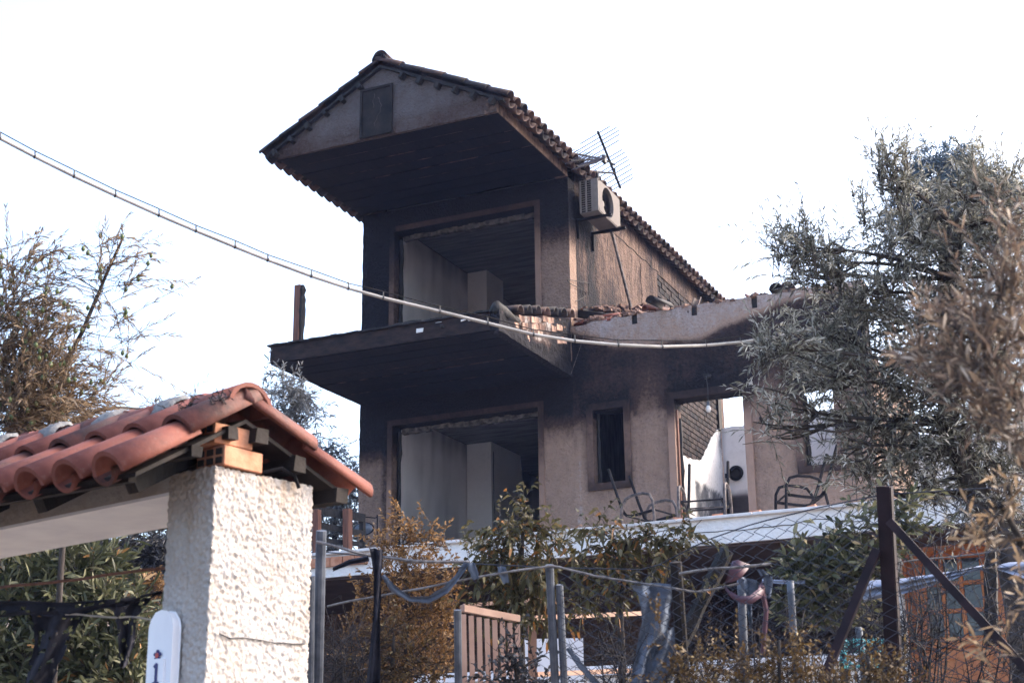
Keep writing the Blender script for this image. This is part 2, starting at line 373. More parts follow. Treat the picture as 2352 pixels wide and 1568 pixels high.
def zc(x):
    pts = [(3.3, 3.5), (3.55, 3.36), (3.9, 3.2), (4.3, 3.08), (5.0, 3.08), (5.5, 3.14), (6.0, 3.3), (6.5, 3.42), (7.6, 3.46)]
    for (a, b), (c, d) in zip(pts, pts[1:]):
        if a <= x <= c: return b+(d-b)*(x-a)/(c-a)
    return 3.46
HOL = [(3.69, 4.14, 1.20, 2.22), (4.865, 5.812, -.02, 2.233), (6.57, 7.0, 1.139, 2.18)]
def wing_soot(x, z):
    s = .10 + .16*ss(z, .3, 0) + .56*ss(z, 1.8, 2.85) + .12*ss(z, 2.5, 3.0) + .3*ss(x, 3.75, 3.4)*ss(z, 1.3, 2.4)
    s += .2*ss(x, 6.9, 7.4)*ss(z, .8, 2.0)
    c = zc(x) + .05*fbm(x*3, 0.3)
    s = s*(1-ss(z, c-.1, c+.06)) - .22*ss(z, c-.1, c+.06)
    for (a, b, lo, hi) in HOL:
        dx = max(a-x, 0, x-b); dz = max(lo-z, 0, z-hi); d = math.hypot(dx, dz)
        s += .34*math.exp(-d/.13)
        if z > hi-.1: s += .75*math.exp(-math.hypot(dx, max(z-hi, 0)*.42)/.16)
    if 5.2 < x < 5.6: s += .5*math.exp(-math.hypot(x-5.32, z-2.5)/.12)
    return s - .22*math.exp(-abs(x-3.47)/.05)*ss(z, 2.2, 1.6)
HP(panel('wing_wall', M['facade'], None, (xR, 0, -.02), (1, 0, 0), (0, 0, 1), 4.08, 3.54,
      [(a-xR, b-xR, lo+.02, hi+.02) for a, b, lo, hi in HOL] + [(q-xR, q-xR+.08, 3.54-dp, 3.7) for q, dp in ((4.30, .14), (5.16, .15), (6.0, .17), (6.86, .13))],
      th=.25, soot=lambda u, v: wing_soot(u+xR, v), rough=.009, top=lambda u: 3.54-.05*abs(fbm(u*3, 1))-.05*ss(u, .35, 0) - (.09 if 1.15 < u < 1.5 else 0)*abs(fbm(u*9, 4))))
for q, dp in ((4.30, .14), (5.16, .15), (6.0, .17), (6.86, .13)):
    HP(MB().box((q+.04, .135, 3.50-dp/2), (.072, .23, dp-.01), jit=.006).build('notch_dark_fill', M['char'], None))  # char blocks added to darken the empty rafter notches
for k, (a, b, lo, hi) in enumerate(HOL):
    dd = k == 1
    HP(trim_frame('window_trim' if not dd else 'door_trim', M['trim'], None, a, b, max(lo, 0), hi, .10 if dd else .092, 0, not dd, .035,
               lambda x, z, h=hi, lo=lo, dd=dd: (.15 + .75*ss(z, h-.5, h+.05)) if dd else (.52 + .40*ss(z, h-.3, h+.1) + .25*ss(z, lo+.2, lo-.1))))
M['sootmortar'] = flat('sooty_mortar', (.03, .027, .027), (.14, .12, .11), 12, .95, .1, .8, 60)
# charred frame stumps inside the openings
for x, z0, z1 in ((3.715, 1.2, 2.2), (4.885, 0, 2.0), (6.595, 1.14, 2.1), (.60, 3.0, 5.3), (.60, .1, 2.3)):
    b = MB(); k = 14
    b.tube([(x+random.uniform(-.006, .006), .13, z0+(z1-z0)*i/k) for i in range(k+1)], [.030+random.uniform(-.007, .008) for _ in range(k+1)], 6)
    HP(b.build('charred_jamb', M['char'], None))
b = MB(); b.bar((4.875, .06, 0), (4.875, .06, 2.1), .02, .05, (0, 1, 0)); HP(b.build('door_jamb', M['oldwood'], None))
for zz in (2.35, 5.36):
    b = MB(); n = 24
    for i in range(n):
        x0 = .62+2.2*i/n; b.box((x0+.045, .2, zz-.02-random.uniform(0, .02)), (.095, .08, .05+random.uniform(0, .03)), jit=.006)
    HP(tag(b.build('lintel_remains', M['sootmortar'], None), kind='stuff'))

# side wall over the wing roof, with the hole that bares the bricks
def side_soot(y, z):
    s = .70 + .34*ss(z, 4.8, 3.9) + .25*ss(z, 5.6, 5.9) + .35*math.exp(-y/.25)*ss(z, 5.4, 4.2)*.4 + .28*ss(z, 5.75, 5.95) + .3*ss(y, 5.6, 7) 
    s += .55*math.exp(-math.hypot((y-.55)/.5, (z-5.25)/.4)**2) - .22*math.exp(-((y-2.4)/.9)**2) - .12*math.exp(-((y-4.8)/1.2)**2)  # darker round the air conditioner, paler in two bands behind it
    return s
HP(panel('side_wall', M['side'], None, (xR, .25, 3.2), (0, 1, 0), (0, 0, 1), 6.75, 2.74, [(3.55, 5.35, 1.40, 2.30)], th=.25, step=.09,
      soot=lambda u, v: side_soot(u+.25, v+3.2), rough=.01))
HP(panel('side_wall', M['concrete'], None, (xR, .255, -.02), (0, 1, 0), (0, 0, 1), 6.7, 3.215, th=.24, step=.5))
HP(panel('side_fascia', M['side'], None, (xR, yo, zs-.0), (0, 1, 0), (0, 0, 1), 2.39, .2, th=.18, step=.09, soot=lambda u, v: .38+.35*fbm(u*2, v*8), rough=.006))
bb = HP(MB().box((3.22, 4.7, 5.05), (.1, 1.9, 1.0)).build('brick_backing', M['mortar'], None))
bme = MB().box((0, 0, 0), (.10, .235, .088), jit=.003).mesh('brick', M['brick_black'], bevel=.004)
for r in range(9):
    for c in range(8):
        y = 3.82 + c*.25 + (r % 2)*.12; z = 4.66+r*.1
        if y > 5.6 or random.random() < .05: continue
        o = link('brick', bme, bb, (3.335+random.uniform(-.012, .006), y, z), (0, 0, random.uniform(-.02, .02)))
crk = MB(); crk.tube([(3.401, .9+i*.09, 5.52+.02*fbm(i*.4, 2)+.012*math.sin(i)) for i in range(34)], .008, 5); HP(crk.build('crack', M['dark'], None))
crk = MB(); crk.tube([(3.401, 3.0+.05*fbm(i*.5, 5), 5.4-i*.06) for i in range(16)], .006, 5); HP(crk.build('crack', M['dark'], None))

# other tower walls, floors, rooms
HP(panel('outer_wall', M['facade'], None, (0, 6.99, -3), (0, -1, 0), (0, 0, 1), 6.74, 8.95, th=.24, step=.5, soot=lambda u, v: .6))
HP(panel('back_wall', M['facade'], None, (xR, 7.24, -3), (-1, 0, 0), (0, 0, 1), xR, 8.95, [(1.2, 2.2, 7.0, 8.1)], th=.25, step=.5, soot=lambda u, v: .5))
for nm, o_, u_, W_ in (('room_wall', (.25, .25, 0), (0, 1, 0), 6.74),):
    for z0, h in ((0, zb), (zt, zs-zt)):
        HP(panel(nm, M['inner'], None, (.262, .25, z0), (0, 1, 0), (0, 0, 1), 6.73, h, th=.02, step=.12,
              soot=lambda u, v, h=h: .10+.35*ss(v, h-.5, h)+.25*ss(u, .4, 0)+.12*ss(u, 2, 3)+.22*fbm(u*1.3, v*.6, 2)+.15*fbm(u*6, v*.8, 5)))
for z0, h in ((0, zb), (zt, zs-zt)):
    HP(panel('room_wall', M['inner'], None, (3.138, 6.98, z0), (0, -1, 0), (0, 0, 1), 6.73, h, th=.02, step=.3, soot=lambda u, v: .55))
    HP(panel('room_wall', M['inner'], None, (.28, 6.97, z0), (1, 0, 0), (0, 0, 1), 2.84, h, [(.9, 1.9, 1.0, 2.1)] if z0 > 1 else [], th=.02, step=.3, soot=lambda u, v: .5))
for z, th_, nm in ((zb, zt-zb, 'floor_slab'), (zs, .15, 'ceiling_slab')):
    sl_ = HP(MB().box((1.7, 3.62, z+th_/2+.02), (2.88, 6.7, th_-.04)).build(nm, M['concrete'], None))
    for k in range(24):
        link('formwork_board', MB().box((1.7, .4+k*.275, z+.011), (2.86, .272, .016+.001*random.random())).mesh('formwork_board', M['concrete']), sl_)
HP(MB().box((1.7, 3.6, -.1), (2.86, 6.6, .16)).build('floor_slab', M['concrete'], None))
for z in (.0, zt): HP(MB().box((1.7, 3.5, z+.006), (2.84, 6.4, .02)).build('bounce_floor', M['marble'], None))  # unseen pale layer added to bounce light into the rooms
b = MB()
yc = 2.97
b.add([(.284, yc, .25), (.74, yc, .25), (.725, yc, zb-.005), (.284, yc, zb-.005), (.284, 4.3, .25), (.84, 4.3, .25), (.725, 4.12, zb-.005), (.284, 4.12, zb-.005)],
      [(0, 1, 2, 3), (1, 5, 6, 2), (5, 4, 7, 6), (4, 0, 3, 7), (3, 2, 6, 7), (0, 4, 5, 1)])
cb = HP(b.build('chimney_breast', M['inner'], None))
link('crack', MB().tube([(.735+.004*math.sin(i*2), 3.03+.03*fbm(i*.6, 3)+.01*i*.2, 2.6-i*.14) for i in range(15)], .006, 4).mesh('crack', M['dark']), cb)
link('hearth_ledge', MB().box((.52, 3.55, .17), (.62, 1.5, .14)).mesh('hearth_ledge', M['inner']), cb)
HP(MB().box((.464, 3.345, 4.375), (.36, .65, 2.745)).build('chimney_breast', M['inner'], None))

# balcony
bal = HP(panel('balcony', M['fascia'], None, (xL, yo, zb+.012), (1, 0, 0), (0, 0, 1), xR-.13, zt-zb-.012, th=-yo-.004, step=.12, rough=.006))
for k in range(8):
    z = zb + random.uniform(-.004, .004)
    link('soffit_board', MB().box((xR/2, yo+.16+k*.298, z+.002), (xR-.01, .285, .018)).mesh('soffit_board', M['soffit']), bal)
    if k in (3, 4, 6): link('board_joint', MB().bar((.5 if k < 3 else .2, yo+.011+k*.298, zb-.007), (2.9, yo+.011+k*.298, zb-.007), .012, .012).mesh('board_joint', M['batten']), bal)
fl = MB(); n = 40
for i in range(n):
    x0 = -.03+(xR-.1)*i/n; fl.box((x0+.04, yo+.02, zt+.012+.004*math.sin(i*1.7)), (.092, .11, .016+.006*random.random()), jit=.002)
link('edge_flashing', fl.mesh('edge_flashing', M['char']), bal)
for x, z, sx, sz in ((2.28, 2.9, .09, .06), (2.9, 2.95, .06, .02), (3.0, 2.93, .05, .015), (2.55, 2.97, .08, .012)):
    link('bare_plaster_chip', MB().box((x, yo-.003, z), (sx, .012, sz), jit=.008).mesh('bare_plaster_chip', M['white']), bal)
link('drain_pipe', MB().tube([(2.62, yo+.05, 2.9), (2.62, yo-.1, 2.89)], .016, 8).mesh('drain_pipe', M['char']), bal)
# stepped brick parapet at the balcony's sunlit end
pp = [(yo, 3.02), (yo+.35, 3.05), (-1.2, 3.28), (-.5, 3.46), (0, 3.58)]
def ptop(u):
    y = u+yo
    for (a, b_), (c, d) in zip(pp, pp[1:]):
        if a <= y <= c: return b_+(d-b_)*(y-a)/(c-a)-zb + .02*fbm(y*4, 3)
    return .8
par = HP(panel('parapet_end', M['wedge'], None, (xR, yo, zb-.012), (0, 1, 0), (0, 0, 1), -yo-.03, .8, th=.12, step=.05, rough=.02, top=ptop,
        soot=lambda u, v: .48 + 1.0*ss(v, .30, .05) + .9*ss(u, 1.45, 1.95) + .7*fbm(u*3, v*4, 7) + .8*ss(u, .6, .25)))  # soot below and at both ends; the pale middle paints the lit patch
bpe = MB().box((0, 0, 0), (.06, .18, .085), jit=.006).mesh('brick', M['brick_pale'], bevel=.004)
for r in range(4):
    for c in range(9):
        y = yo+.5+c*.19+(r % 2)*.09; z = ptop(y-yo)+zb-.06-r*.09
        if y > -.12 or z < zb+.12 or (r > 1 and random.random() < .5): continue
        link('brick', bpe, par, (xR-.022+random.uniform(-.012, .014), y+random.uniform(-.02, .02), z+random.uniform(-.008, .008)), (math.atan2(.5, 2.4)+random.uniform(-.06, .06), 0, random.uniform(-.06, .06)))
blob = MB(); blob.tube([(3.30, yo+.0, 2.99), (3.33, yo+.06, 3.06), (3.36, yo+.22, 3.04), (3.39, yo+.42, 3.03), (3.4, yo+.62, 3.05)], [.05, .085, .07, .055, .04], 7)
me = blob.mesh('charred_lump', M['char'], True)
for q in me.vertices: q.co += Vector((fbm(q.co.x*20, q.co.y*20, q.co.z*20), fbm(q.co.y*22, q.co.z*20), fbm(q.co.z*25, q.co.x*20)))*.03
link('charred_lump', me, par)

# barrel tile shared by every roof here: axis +Y (wide mouth at y=0), arch up
def tile_mesh(name, mat, L=.42, r0=.105, r1=.085, th=.013, seg=7, arc=math.pi):
    b = MB(); b.smooth = False
    for y, r in ((0, r0), (L, r1)):
        for rr in (r, r-th):
            for k in range(seg+1):
                a = math.pi/2 - arc/2 + arc*k/seg; b.v.append((rr*math.cos(a), y, rr*math.sin(a)-(r-r0)*0))
    n = seg+1
    for k in range(seg):
        b.f += [(k, k+1, 2*n+k+1, 2*n+k), (n+k+1, n+k, 3*n+k, 3*n+k+1), (k+1, k, n+k, n+k+1), (2*n+k, 2*n+k+1, 3*n+k+1, 3*n+k)]
    b.f += [(0, 2*n, 3*n, n), (seg, n+seg, 3*n+seg, 2*n+seg)]; b.a = [0]*len(b.v)
    me = b.mesh(name, mat)
    me.polygons.foreach_set('use_smooth', [i < seg*4 and i % 4 < 2 for i in range(len(me.polygons))])
    return me
def put_tile(me, parent, p, up_slope, up, name='roof_tile', hp=False, flip=False, jit=.02, sc=1.0):
    y = Vector(up_slope).normalized(); z = Vector(up); z = (z - y*z.dot(y)).normalized()
    if flip: z = -z
    y = (y + Vector((random.uniform(-jit, jit), random.uniform(-jit, jit), random.uniform(-jit, jit)*.5))).normalized(); z = (z-y*z.dot(y)).normalized()
    x = y.cross(z); m = Matrix(((x.x, y.x, z.x, p[0]), (x.y, y.y, z.y, p[1]), (x.z, y.z, z.z, p[2]), (0, 0, 0, 1)))
    o = bpy.data.objects.new(name, me); COL.objects.link(o); o.parent = parent; o.matrix_basis = m @ Matrix.Scale(sc, 4)
    return o
TB = tile_mesh('roof_tile', M['burnt_clay'], .42, .095, .078, .012); TC = tile_mesh('roof_tile_clay', M['clay'], .40, .078, .066, .014, 8)
TR = tile_mesh('ridge_tile', M['clay'], .42, .105, .088, .014, 8)

M['crackfigure'] = flat('pale_crack_figure', (.05, .042, .04), (.13, .11, .10), 12)
# pediment and roof
ax_, az_, sl_r = 1.66, 6.80, .49
def rz(x): return az_ - abs(x-ax_)*(sl_r if x > ax_ else .545)
def roofv(u): return rz(u)-zs-.03
def ped_soot(u, v): return .27 + .24*ss(v, .35, .05) + .15*ss(u, 1.0, 0) + .12*fbm(u*2, v*2)
ped = HP(panel('pediment', M['pediment'], None, (xL, yo, zs+.001), (1, 0, 0), (0, 0, 1), xR-.004, 1.03, th=.17, step=.07, rough=.006, top=roofv, soot=ped_soot))
pl_ = link('plaque', MB().box((1.60, yo-.012, 6.125), (.47, .03, .68)).mesh('plaque', M['dark']), ped)
for c, d in (((1.60, yo-.036, 6.475), (.50, .03, .03)), ((1.60, yo-.036, 5.775), (.50, .03, .03)), ((1.365, yo-.036, 6.125), (.03, .03, .67)), ((1.835, yo-.036, 6.125), (.03, .03, .67))):
    link('plaque_border', MB().box(c, d).mesh('plaque_border', M['dark']), ped)
def pale_line(pts, r=.0035): link('fine_crack_figure', MB().tube(pts, r, 4).mesh('fine_crack_figure', M['crackfigure']), ped)
pale_line([(1.56+.012*math.sin(i*1.3)-.002*i, yo-.029, 6.40-i*.03) for i in range(8)])  # this and the next stroke stand in for the plaque's incised figure
pale_line([(1.62+.05*math.sin(i*.35)+.01*math.sin(i*2), yo-.029, 6.33-i*.032) for i in range(14)])
pale_line([(1.95+i*.09, yo-.006+0*i, 5.93+.035*fbm(i*.5, 8)+.012*i*.3) for i in range(14)], .004)  # cracks in the pediment render
pale_line([(.75+i*.07, yo-.006, 5.86+.03*fbm(i*.6, 3)) for i in range(9)], .004)
roof = HP(MB().add([(-.12, yo-.06, rz(-.12)), (ax_, yo-.06, az_), (3.52, yo-.06, rz(3.52)), (-.12, 7.3, rz(-.12)), (ax_, 7.3, az_), (3.52, 7.3, rz(3.52)),
      (-.12, yo-.06, rz(-.12)-.035), (ax_, yo-.06, az_-.035), (3.52, yo-.06, rz(3.52)-.035), (-.12, 7.3, rz(-.12)-.035), (ax_, 7.3, az_-.035), (3.52, 7.3, rz(3.52)-.035)],
      [(0, 1, 4, 3), (1, 2, 5, 4), (6, 9, 10, 7), (7, 10, 11, 8), (0, 6, 7, 1), (1, 7, 8, 2), (3, 4, 10, 9), (4, 5, 11, 10), (0, 3, 9, 6), (2, 8, 11, 5)]).build('roof', M['char'], None))
upR = Vector((-1, 0, sl_r)).normalized(); upLf = Vector((1, 0, .545)).normalized()
pitch = .222; cols = int((7.35-(yo-.12))/pitch)
rest = MB()
def add_tile_to(mb, me, p, y, z):
    y = Vector(y).normalized(); z = Vector(z); z = (z-y*z.dot(y)).normalized(); x = y.cross(z)
    mb.add([Vector(p)+x*q.co.x+y*q.co.y+z*q.co.z for q in me.vertices], [tuple(f.vertices) for f in me.polygons])
for side, up_, ex, n_rows in ((1, upR, 3.60, 6), (-1, upLf, -.22, 6)):
    dwn = -up_
    for c in range(cols):
        y = yo-.02+c*pitch
        for r in range(n_rows):
            x = ex - side*r*.36*abs(up_.x); z = rz(x)+.02+.03
            lift = .012*r*0
            if r == 0 or (c == 0):
                put_tile(TB, roof, (x, y+random.uniform(-.008, .008), z+random.uniform(-.006, .01)), up_, (0, 0, 1), jit=.035)
                if r == 0: put_tile(TB, roof, (x-side*.01, y+pitch/2, z-.005), up_, (0, 0, 1), flip=True, jit=.01)
            else:
                add_tile_to(rest, TB, (x, y, z), up_, (0, 0, 1))
tag(link('upper_tile_courses', rest.mesh('upper_tile_courses', M['burnt_clay']), roof), kind='stuff')
for c in range(27): put_tile(TR if False else TB, roof, (ax_, yo-.1+c*.36, az_+.06), (0, 1, .03), (0, 0, 1), name='ridge_tile', sc=1.15)
for k in range(1, 7):
    for sd, x in ((1, ax_+.08+k*.27), (-1, ax_-.05-k*.27)):
        if -.05 < x < 3.45: link('rafter_end', MB().box((x, yo-.05, rz(x)-.075), (.06, .11, .085), Matrix.Rotation(-.5 if sd < 0 else .455, 3, 'Y'), jit=.008).mesh('rafter_end', M['char']), roof)
mt = MB().box((ax_-.16, yo+.42, az_+.13), (.17, .28, .30), jit=.02); link('ridge_mortar', mt.mesh('ridge_mortar', M['mortar'], bevel=.02), roof)
put_tile(TB, roof, (ax_-.15, yo+.20, az_+.27), (0, 1, .05), (0, 0, 1), name='ridge_tile', sc=1.2)
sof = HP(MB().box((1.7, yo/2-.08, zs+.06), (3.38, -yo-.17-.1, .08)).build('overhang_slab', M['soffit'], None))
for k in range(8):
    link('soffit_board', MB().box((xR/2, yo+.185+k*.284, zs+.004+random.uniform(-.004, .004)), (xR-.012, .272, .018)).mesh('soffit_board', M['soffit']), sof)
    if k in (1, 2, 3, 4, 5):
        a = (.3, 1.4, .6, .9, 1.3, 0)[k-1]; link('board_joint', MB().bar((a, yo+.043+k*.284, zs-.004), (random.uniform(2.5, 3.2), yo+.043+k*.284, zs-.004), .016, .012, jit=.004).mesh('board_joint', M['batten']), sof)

# wing: rooms seen through door and windows; the door room is open to the sky
YB = 2.89
biw = HP(panel('partition_wall', M['brick_black'], None, (4.58, .255, 0), (0, 1, 0), (0, 0, 1), YB-.26, 3.2, th=.1, step=.4, top=lambda u: 2.80+.35*ss(u, .6, 2.2)+.02*abs(fbm(u*5, 1))))
bsm = MB().box((0, 0, 0), (.03, .19, .068)).mesh('brick', M['brick_black'], bevel=.004)
for r in range(19):
    for c in range(14):
        y = .36+c*.2+(r % 2)*.1; z = 1.64+r*.078
        if y > YB-.1 or z > 2.72+.4*ss(y, .8, 2.4): continue
        link('brick', bsm, biw, (4.592+random.uniform(-.004, .004), y, z))
HP(MB().box((4.60, YB-.03, 2.85), (.07, .10, .75), jit=.012).build('charred_stud', M['char'], None))
HP(panel('partition_plaster', M['grey_plaster'], None, (4.624, .26, 0), (0, 1, 0), (0, 0, 1), YB-.27, 2.6, th=.014, step=.06,
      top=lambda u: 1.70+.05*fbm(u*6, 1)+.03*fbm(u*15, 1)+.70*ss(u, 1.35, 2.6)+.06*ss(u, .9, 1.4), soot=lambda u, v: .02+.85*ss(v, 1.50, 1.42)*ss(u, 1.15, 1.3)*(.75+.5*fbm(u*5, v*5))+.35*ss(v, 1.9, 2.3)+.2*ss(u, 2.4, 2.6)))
HP(panel('wing_back_wall', M['inner'], None, (4.63, YB, 0), (1, 0, 0), (0, 0, 1), 2.6, 2.55, th=.2, step=.08,
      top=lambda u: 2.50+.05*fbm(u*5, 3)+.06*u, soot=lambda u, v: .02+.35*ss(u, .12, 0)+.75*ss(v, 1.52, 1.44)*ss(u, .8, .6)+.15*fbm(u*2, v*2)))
HP(panel('wing_end_wall', M['facade'], None, (7.478, .255, 0), (0, 1, 0), (0, 0, 1), YB-.05, 2.6, th=.25, step=.4, soot=lambda u, v: .3))
HP(MB().box((5.45, 1.6, -.1), (4.0, 2.9, .15)).build('wing_floor', M['concrete'], None))
cs = HP(MB().box((3.96, 1.58, 2.86), (1.1, 2.62, .14)).build('small_room_ceiling', M['concrete'], None))
for k in range(11): link('formwork_board', MB().box((3.96, .38+k*.24, 2.782), (1.09, .23, .016)).mesh('formwork_board', M['concrete']), cs)
HP(MB().box((3.96, YB+.02, 1.4), (1.1, .1, 2.78)).build('small_room_wall', M['sootmortar'], None))
fp = empty('flue_collar', at(1690, 1086, y=YB-.02), label='round black flue collar on the back wall seen through the doorway', cat='flue collar')
fb = MB(); fb.tube([(.085*math.cos(a*math.pi/10), 0, .085*math.sin(a*math.pi/10)) for a in range(20)], .032, 8, closed=True); fb.build('rim', M['rust'], fp, smooth=True)
MB().tube([(0, .01, 0), (0, -.012, 0)], .07, 16).build('opening', M['dark'], fp)  # dark disc painted as the shaded hole inside the collar
MB().box((-.12, -.02, -.03), (.09, .04, .05), jit=.01).build('bracket', M['rust'], fp)
# what is left of the wing roof, sloping up against the tower
wr = HP(MB().add([(3.41, .26, 3.80), (4.55, .26, 3.46), (4.35, 1.5, 3.84), (3.72, 3.6, 4.68), (3.41, 3.6, 4.84), (3.41, .26, 3.66), (4.55, .26, 3.36), (4.35, 1.5, 3.72), (3.72, 3.6, 4.56), (3.41, 3.6, 4.72)],
      [(0, 1, 2, 3, 4), (9, 8, 7, 6, 5), (0, 5, 6, 1), (1, 6, 7, 2), (2, 7, 8, 3), (3, 8, 9, 4), (4, 9, 5, 0)]).build('wing_roof_remains', M['beam'], None))
HP(panel('annex_wall', M['white'], None, (7.76, .9, -.3), (1, 0, 0), (0, 0, 1), 4.2, 1.9, th=.25, step=.15, rough=.005, soot=lambda u, v: .12))

# terrace
ter = HP(panel('terrace', M['white'], None, (-.9, -3.12, -.30), (1, 0, 0), (0, 0, 1), 12.6, .27, th=3.1, step=.1, rough=.012,
      soot=lambda u, v: .06+.25*max(0, fbm(u*.9, v*3, 4))+(.5 if u < .3 else 0)))
for k in range(15):
    link('coping_slab', MB().box((-.5+k*.85, -3.03, -.013+random.uniform(-.002, .002)), (.842, .28, .034)).mesh('coping_slab', M['marble'], bevel=.004), ter)
link('terrace_soffit', MB().box((5.4, -1.6, -.318), (12.5, 2.96, .03)).mesh('terrace_soffit', flat('brown_soffit', (.055, .036, .032), (.085, .06, .053), 2, .9, .1, .3, 20)), ter)
for k in range(9): link('edge_brick', MB().box((.55+k*.17, -3.135, -.12), (.16, .05, .11), jit=.002).mesh('edge_brick', M['brick']), ter)
link('crack', MB().tube([(5.6+i*.12, -3.125, -.16-.05*fbm(i*.3, 6)) for i in range(22)], .004, 4).mesh('crack', M['dark']), ter)
# lower storey
HP(panel('lower_wall', M['facade'], None, (-.9, -.35, -3.2), (1, 0, 0), (0, 0, 1), 8.6, 2.88, [(5.2, 6.6, .2, 2.2), (3.4, 4.2, .2, 2.1)], th=.2, step=.25, soot=lambda u, v: .5+.35*ss(u, 5.0, 6.5)))  # wall made darker all over, and more so towards the right
HP(panel('lower_return_wall', M['white'], None, (7.88, -.35, -3.2), (0, -1, 0), (0, 0, 1), 1.75, 2.88, th=.16, step=.3, soot=lambda u, v: .1))
HP(MB().box((4.9, .9, -1.8), (4.5, .1, 2.8)).build('burnt_room_back', M['dark'], None))
OY = -1.95
def ox(u, v): return float(at(u, v, y=OY)[0])
def oz(u, v): return float(at(u, v, y=OY)[2])
dr = HP(MB().box((9.3, OY+.12, -1.75), (2.7, .08, 2.85)).build('door', M['orange'], None))
link('door_frame', MB().box((9.3, OY+.0, oz(2200, 1252)), (2.7, .16, .13)).mesh('door_frame', M['orange'], bevel=.01), dr)
link('door_frame', MB().box((ox(2078, 1400), OY+.02, -1.8), (.11, .14, 2.75)).mesh('door_frame', M['orange'], bevel=.01), dr)
link('door_frame', MB().box((9.3, OY+.05, oz(2200, 1270)), (2.5, .10, .05)).mesh('door_frame', M['orange'], bevel=.01), dr)
cu = [(2135, 2163), (2169, 2205), (2214, 2248)]; rv = [(1286, 1331), (1344, 1398), (1404, 1453)]
xa = [(ox(a, 1370), ox(b, 1370)) for a, b in cu]; za = [(oz(2190, b), oz(2190, a)) for a, b in rv]
xe = [xa[0][0]-.09]+[(xa[i][1]+xa[i+1][0])/2 for i in range(2)]+[xa[2][1]+.09]
ze = [za[0][1]+.08]+[(za[i][0]+za[i+1][1])/2 for i in range(2)]+[za[2][0]-.09]
for i, x in enumerate(xe): link('glazing_bar', MB().box((x, OY+.06, (ze[0]+ze[3])/2), (.11 if i in (0, 3) else .045, .07, ze[0]-ze[3]+.1)).mesh('glazing_bar', M['orange'], bevel=.008), dr)
for i, z in enumerate(ze): link('glazing_bar', MB().box(((xe[0]+xe[3])/2, OY+.062, z), (xe[3]-xe[0]+.1, .066, .11 if i in (0, 3) else .045)).mesh('glazing_bar', M['orange'], bevel=.008), dr)
for i in range(3):
    for j in range(3): link('pane', MB().box(((xe[i]+xe[i+1])/2, OY+.072, (ze[j]+ze[j+1])/2), (xe[i+1]-xe[i]-.04, .01, ze[j]-ze[j+1]-.04)).mesh('pane', M['glass']), dr)
for x0, x1 in ((xe[3]+.16, xe[3]+.55), (xe[3]+.72, xe[3]+1.1)):
    for z0, z1 in ((-.62, -1.02), (-1.10, -1.5), (-1.6, -2.6)):
        link('raised_panel', MB().box(((x0+x1)/2, OY+.075, (z0+z1)/2), (x1-x0, .03, z0-z1)).mesh('raised_panel', M['orange'], bevel=.012), dr)
link('raised_panel', MB().box(((xe[0]+xe[3])/2, OY+.075, ze[3]-.55), (xe[3]-xe[0], .03, .75)).mesh('raised_panel', M['orange'], bevel=.012), dr)

# ------------------------------------------------------------------ things on and by the house
po = empty('charred_post', (.39, -2.3, 3.0), label='charred timber post standing alone on the balcony corner', cat='post')
MB().bar((-.025, 0, 0), (-.025, 0, .84), .09, .09, (0, 1, 0)).build('sound_timber', M['oldwood'], po)
b = MB(); b.tube([(.035, 0, i*.07) for i in range(13)], [.04+random.uniform(-.012, .012) for _ in range(12)]+[.02], 7); b.build('charred_side', M['char'], po)
tb = MB(); tb.tube([(1.05+i*.12, yo+.22+i*.01, 3.04+.012*i+.01*fbm(i, 2)) for i in range(10)], [.028+random.uniform(-.008, .01) for _ in range(9)]+[.01], 6)
tag(tb.build('charred_batten', M['char']), 'burnt batten lying along the front edge of the balcony', 'batten')

ac = empty('air_conditioner', (3.52, .15, 5.2), label='scorched outdoor air conditioner unit bracketed high on the side wall', cat='air conditioner')
W_, D_, T_ = .88, .29, .52     # along +Y, +X, +Z
def acp(nm, c, d, m='acpaint', bev=.006, s=.35): 
    o = MB().box(c, d).build(nm, M[m], ac, bevel=bev); return sooty(o, lambda q: s)
acp('top_panel', (D_/2, W_/2, T_-.006), (D_, W_, .012)); acp('base_pan', (D_/2, W_/2, .012), (D_, W_, .024), s=.5); acp('back_panel', (.006, W_/2, T_/2), (.012, W_, T_-.03), s=.8)
acp('end_panel', (D_/2, W_-.006, T_/2), (D_-.004, .012, T_-.03))
gr = acp('side_grille', (D_/2, .02, T_/2), (D_-.02, .006, T_-.04), 'dark', s=0)
for i in range(13): link('louvre', MB().box((.10, .004, .05+i*.035), (.16, .02, .010), Matrix.Rotation(.5, 3, 'X')).mesh('louvre', M['acpaint']), gr)
for x in (.012, .10, .19): link('grille_bar', MB().box((x, .0, T_/2), (.02, .022, T_-.03)).mesh('grille_bar', M['acpaint']), gr)
link('corner_panel', MB().box((.245, .002, T_/2), (.09, .024, T_-.03)).mesh('corner_panel', M['acpaint']), gr)
fb = MB(); cyh, czh, rh = .37, .26, .225; nseg = 32
def sq(a):
    c, s_ = math.cos(a), math.sin(a); 
    tx = ((W_-.01-cyh) if c > 0 else (cyh-.01))/abs(c) if abs(c) > 1e-6 else 9; tz = ((T_-.014-czh) if s_ > 0 else (czh-.026))/abs(s_) if abs(s_) > 1e-6 else 9
    t = min(tx, tz); return (cyh+c*t, czh+s_*t)
for k in range(nseg):
    a = 2*math.pi*k/nseg+.04; p = sq(a); fb.v += [(D_, p[0], p[1]), (D_+.004, cyh+rh*math.cos(a), czh+rh*math.sin(a)), (D_-.05, cyh+rh*math.cos(a), czh+rh*math.sin(a))]
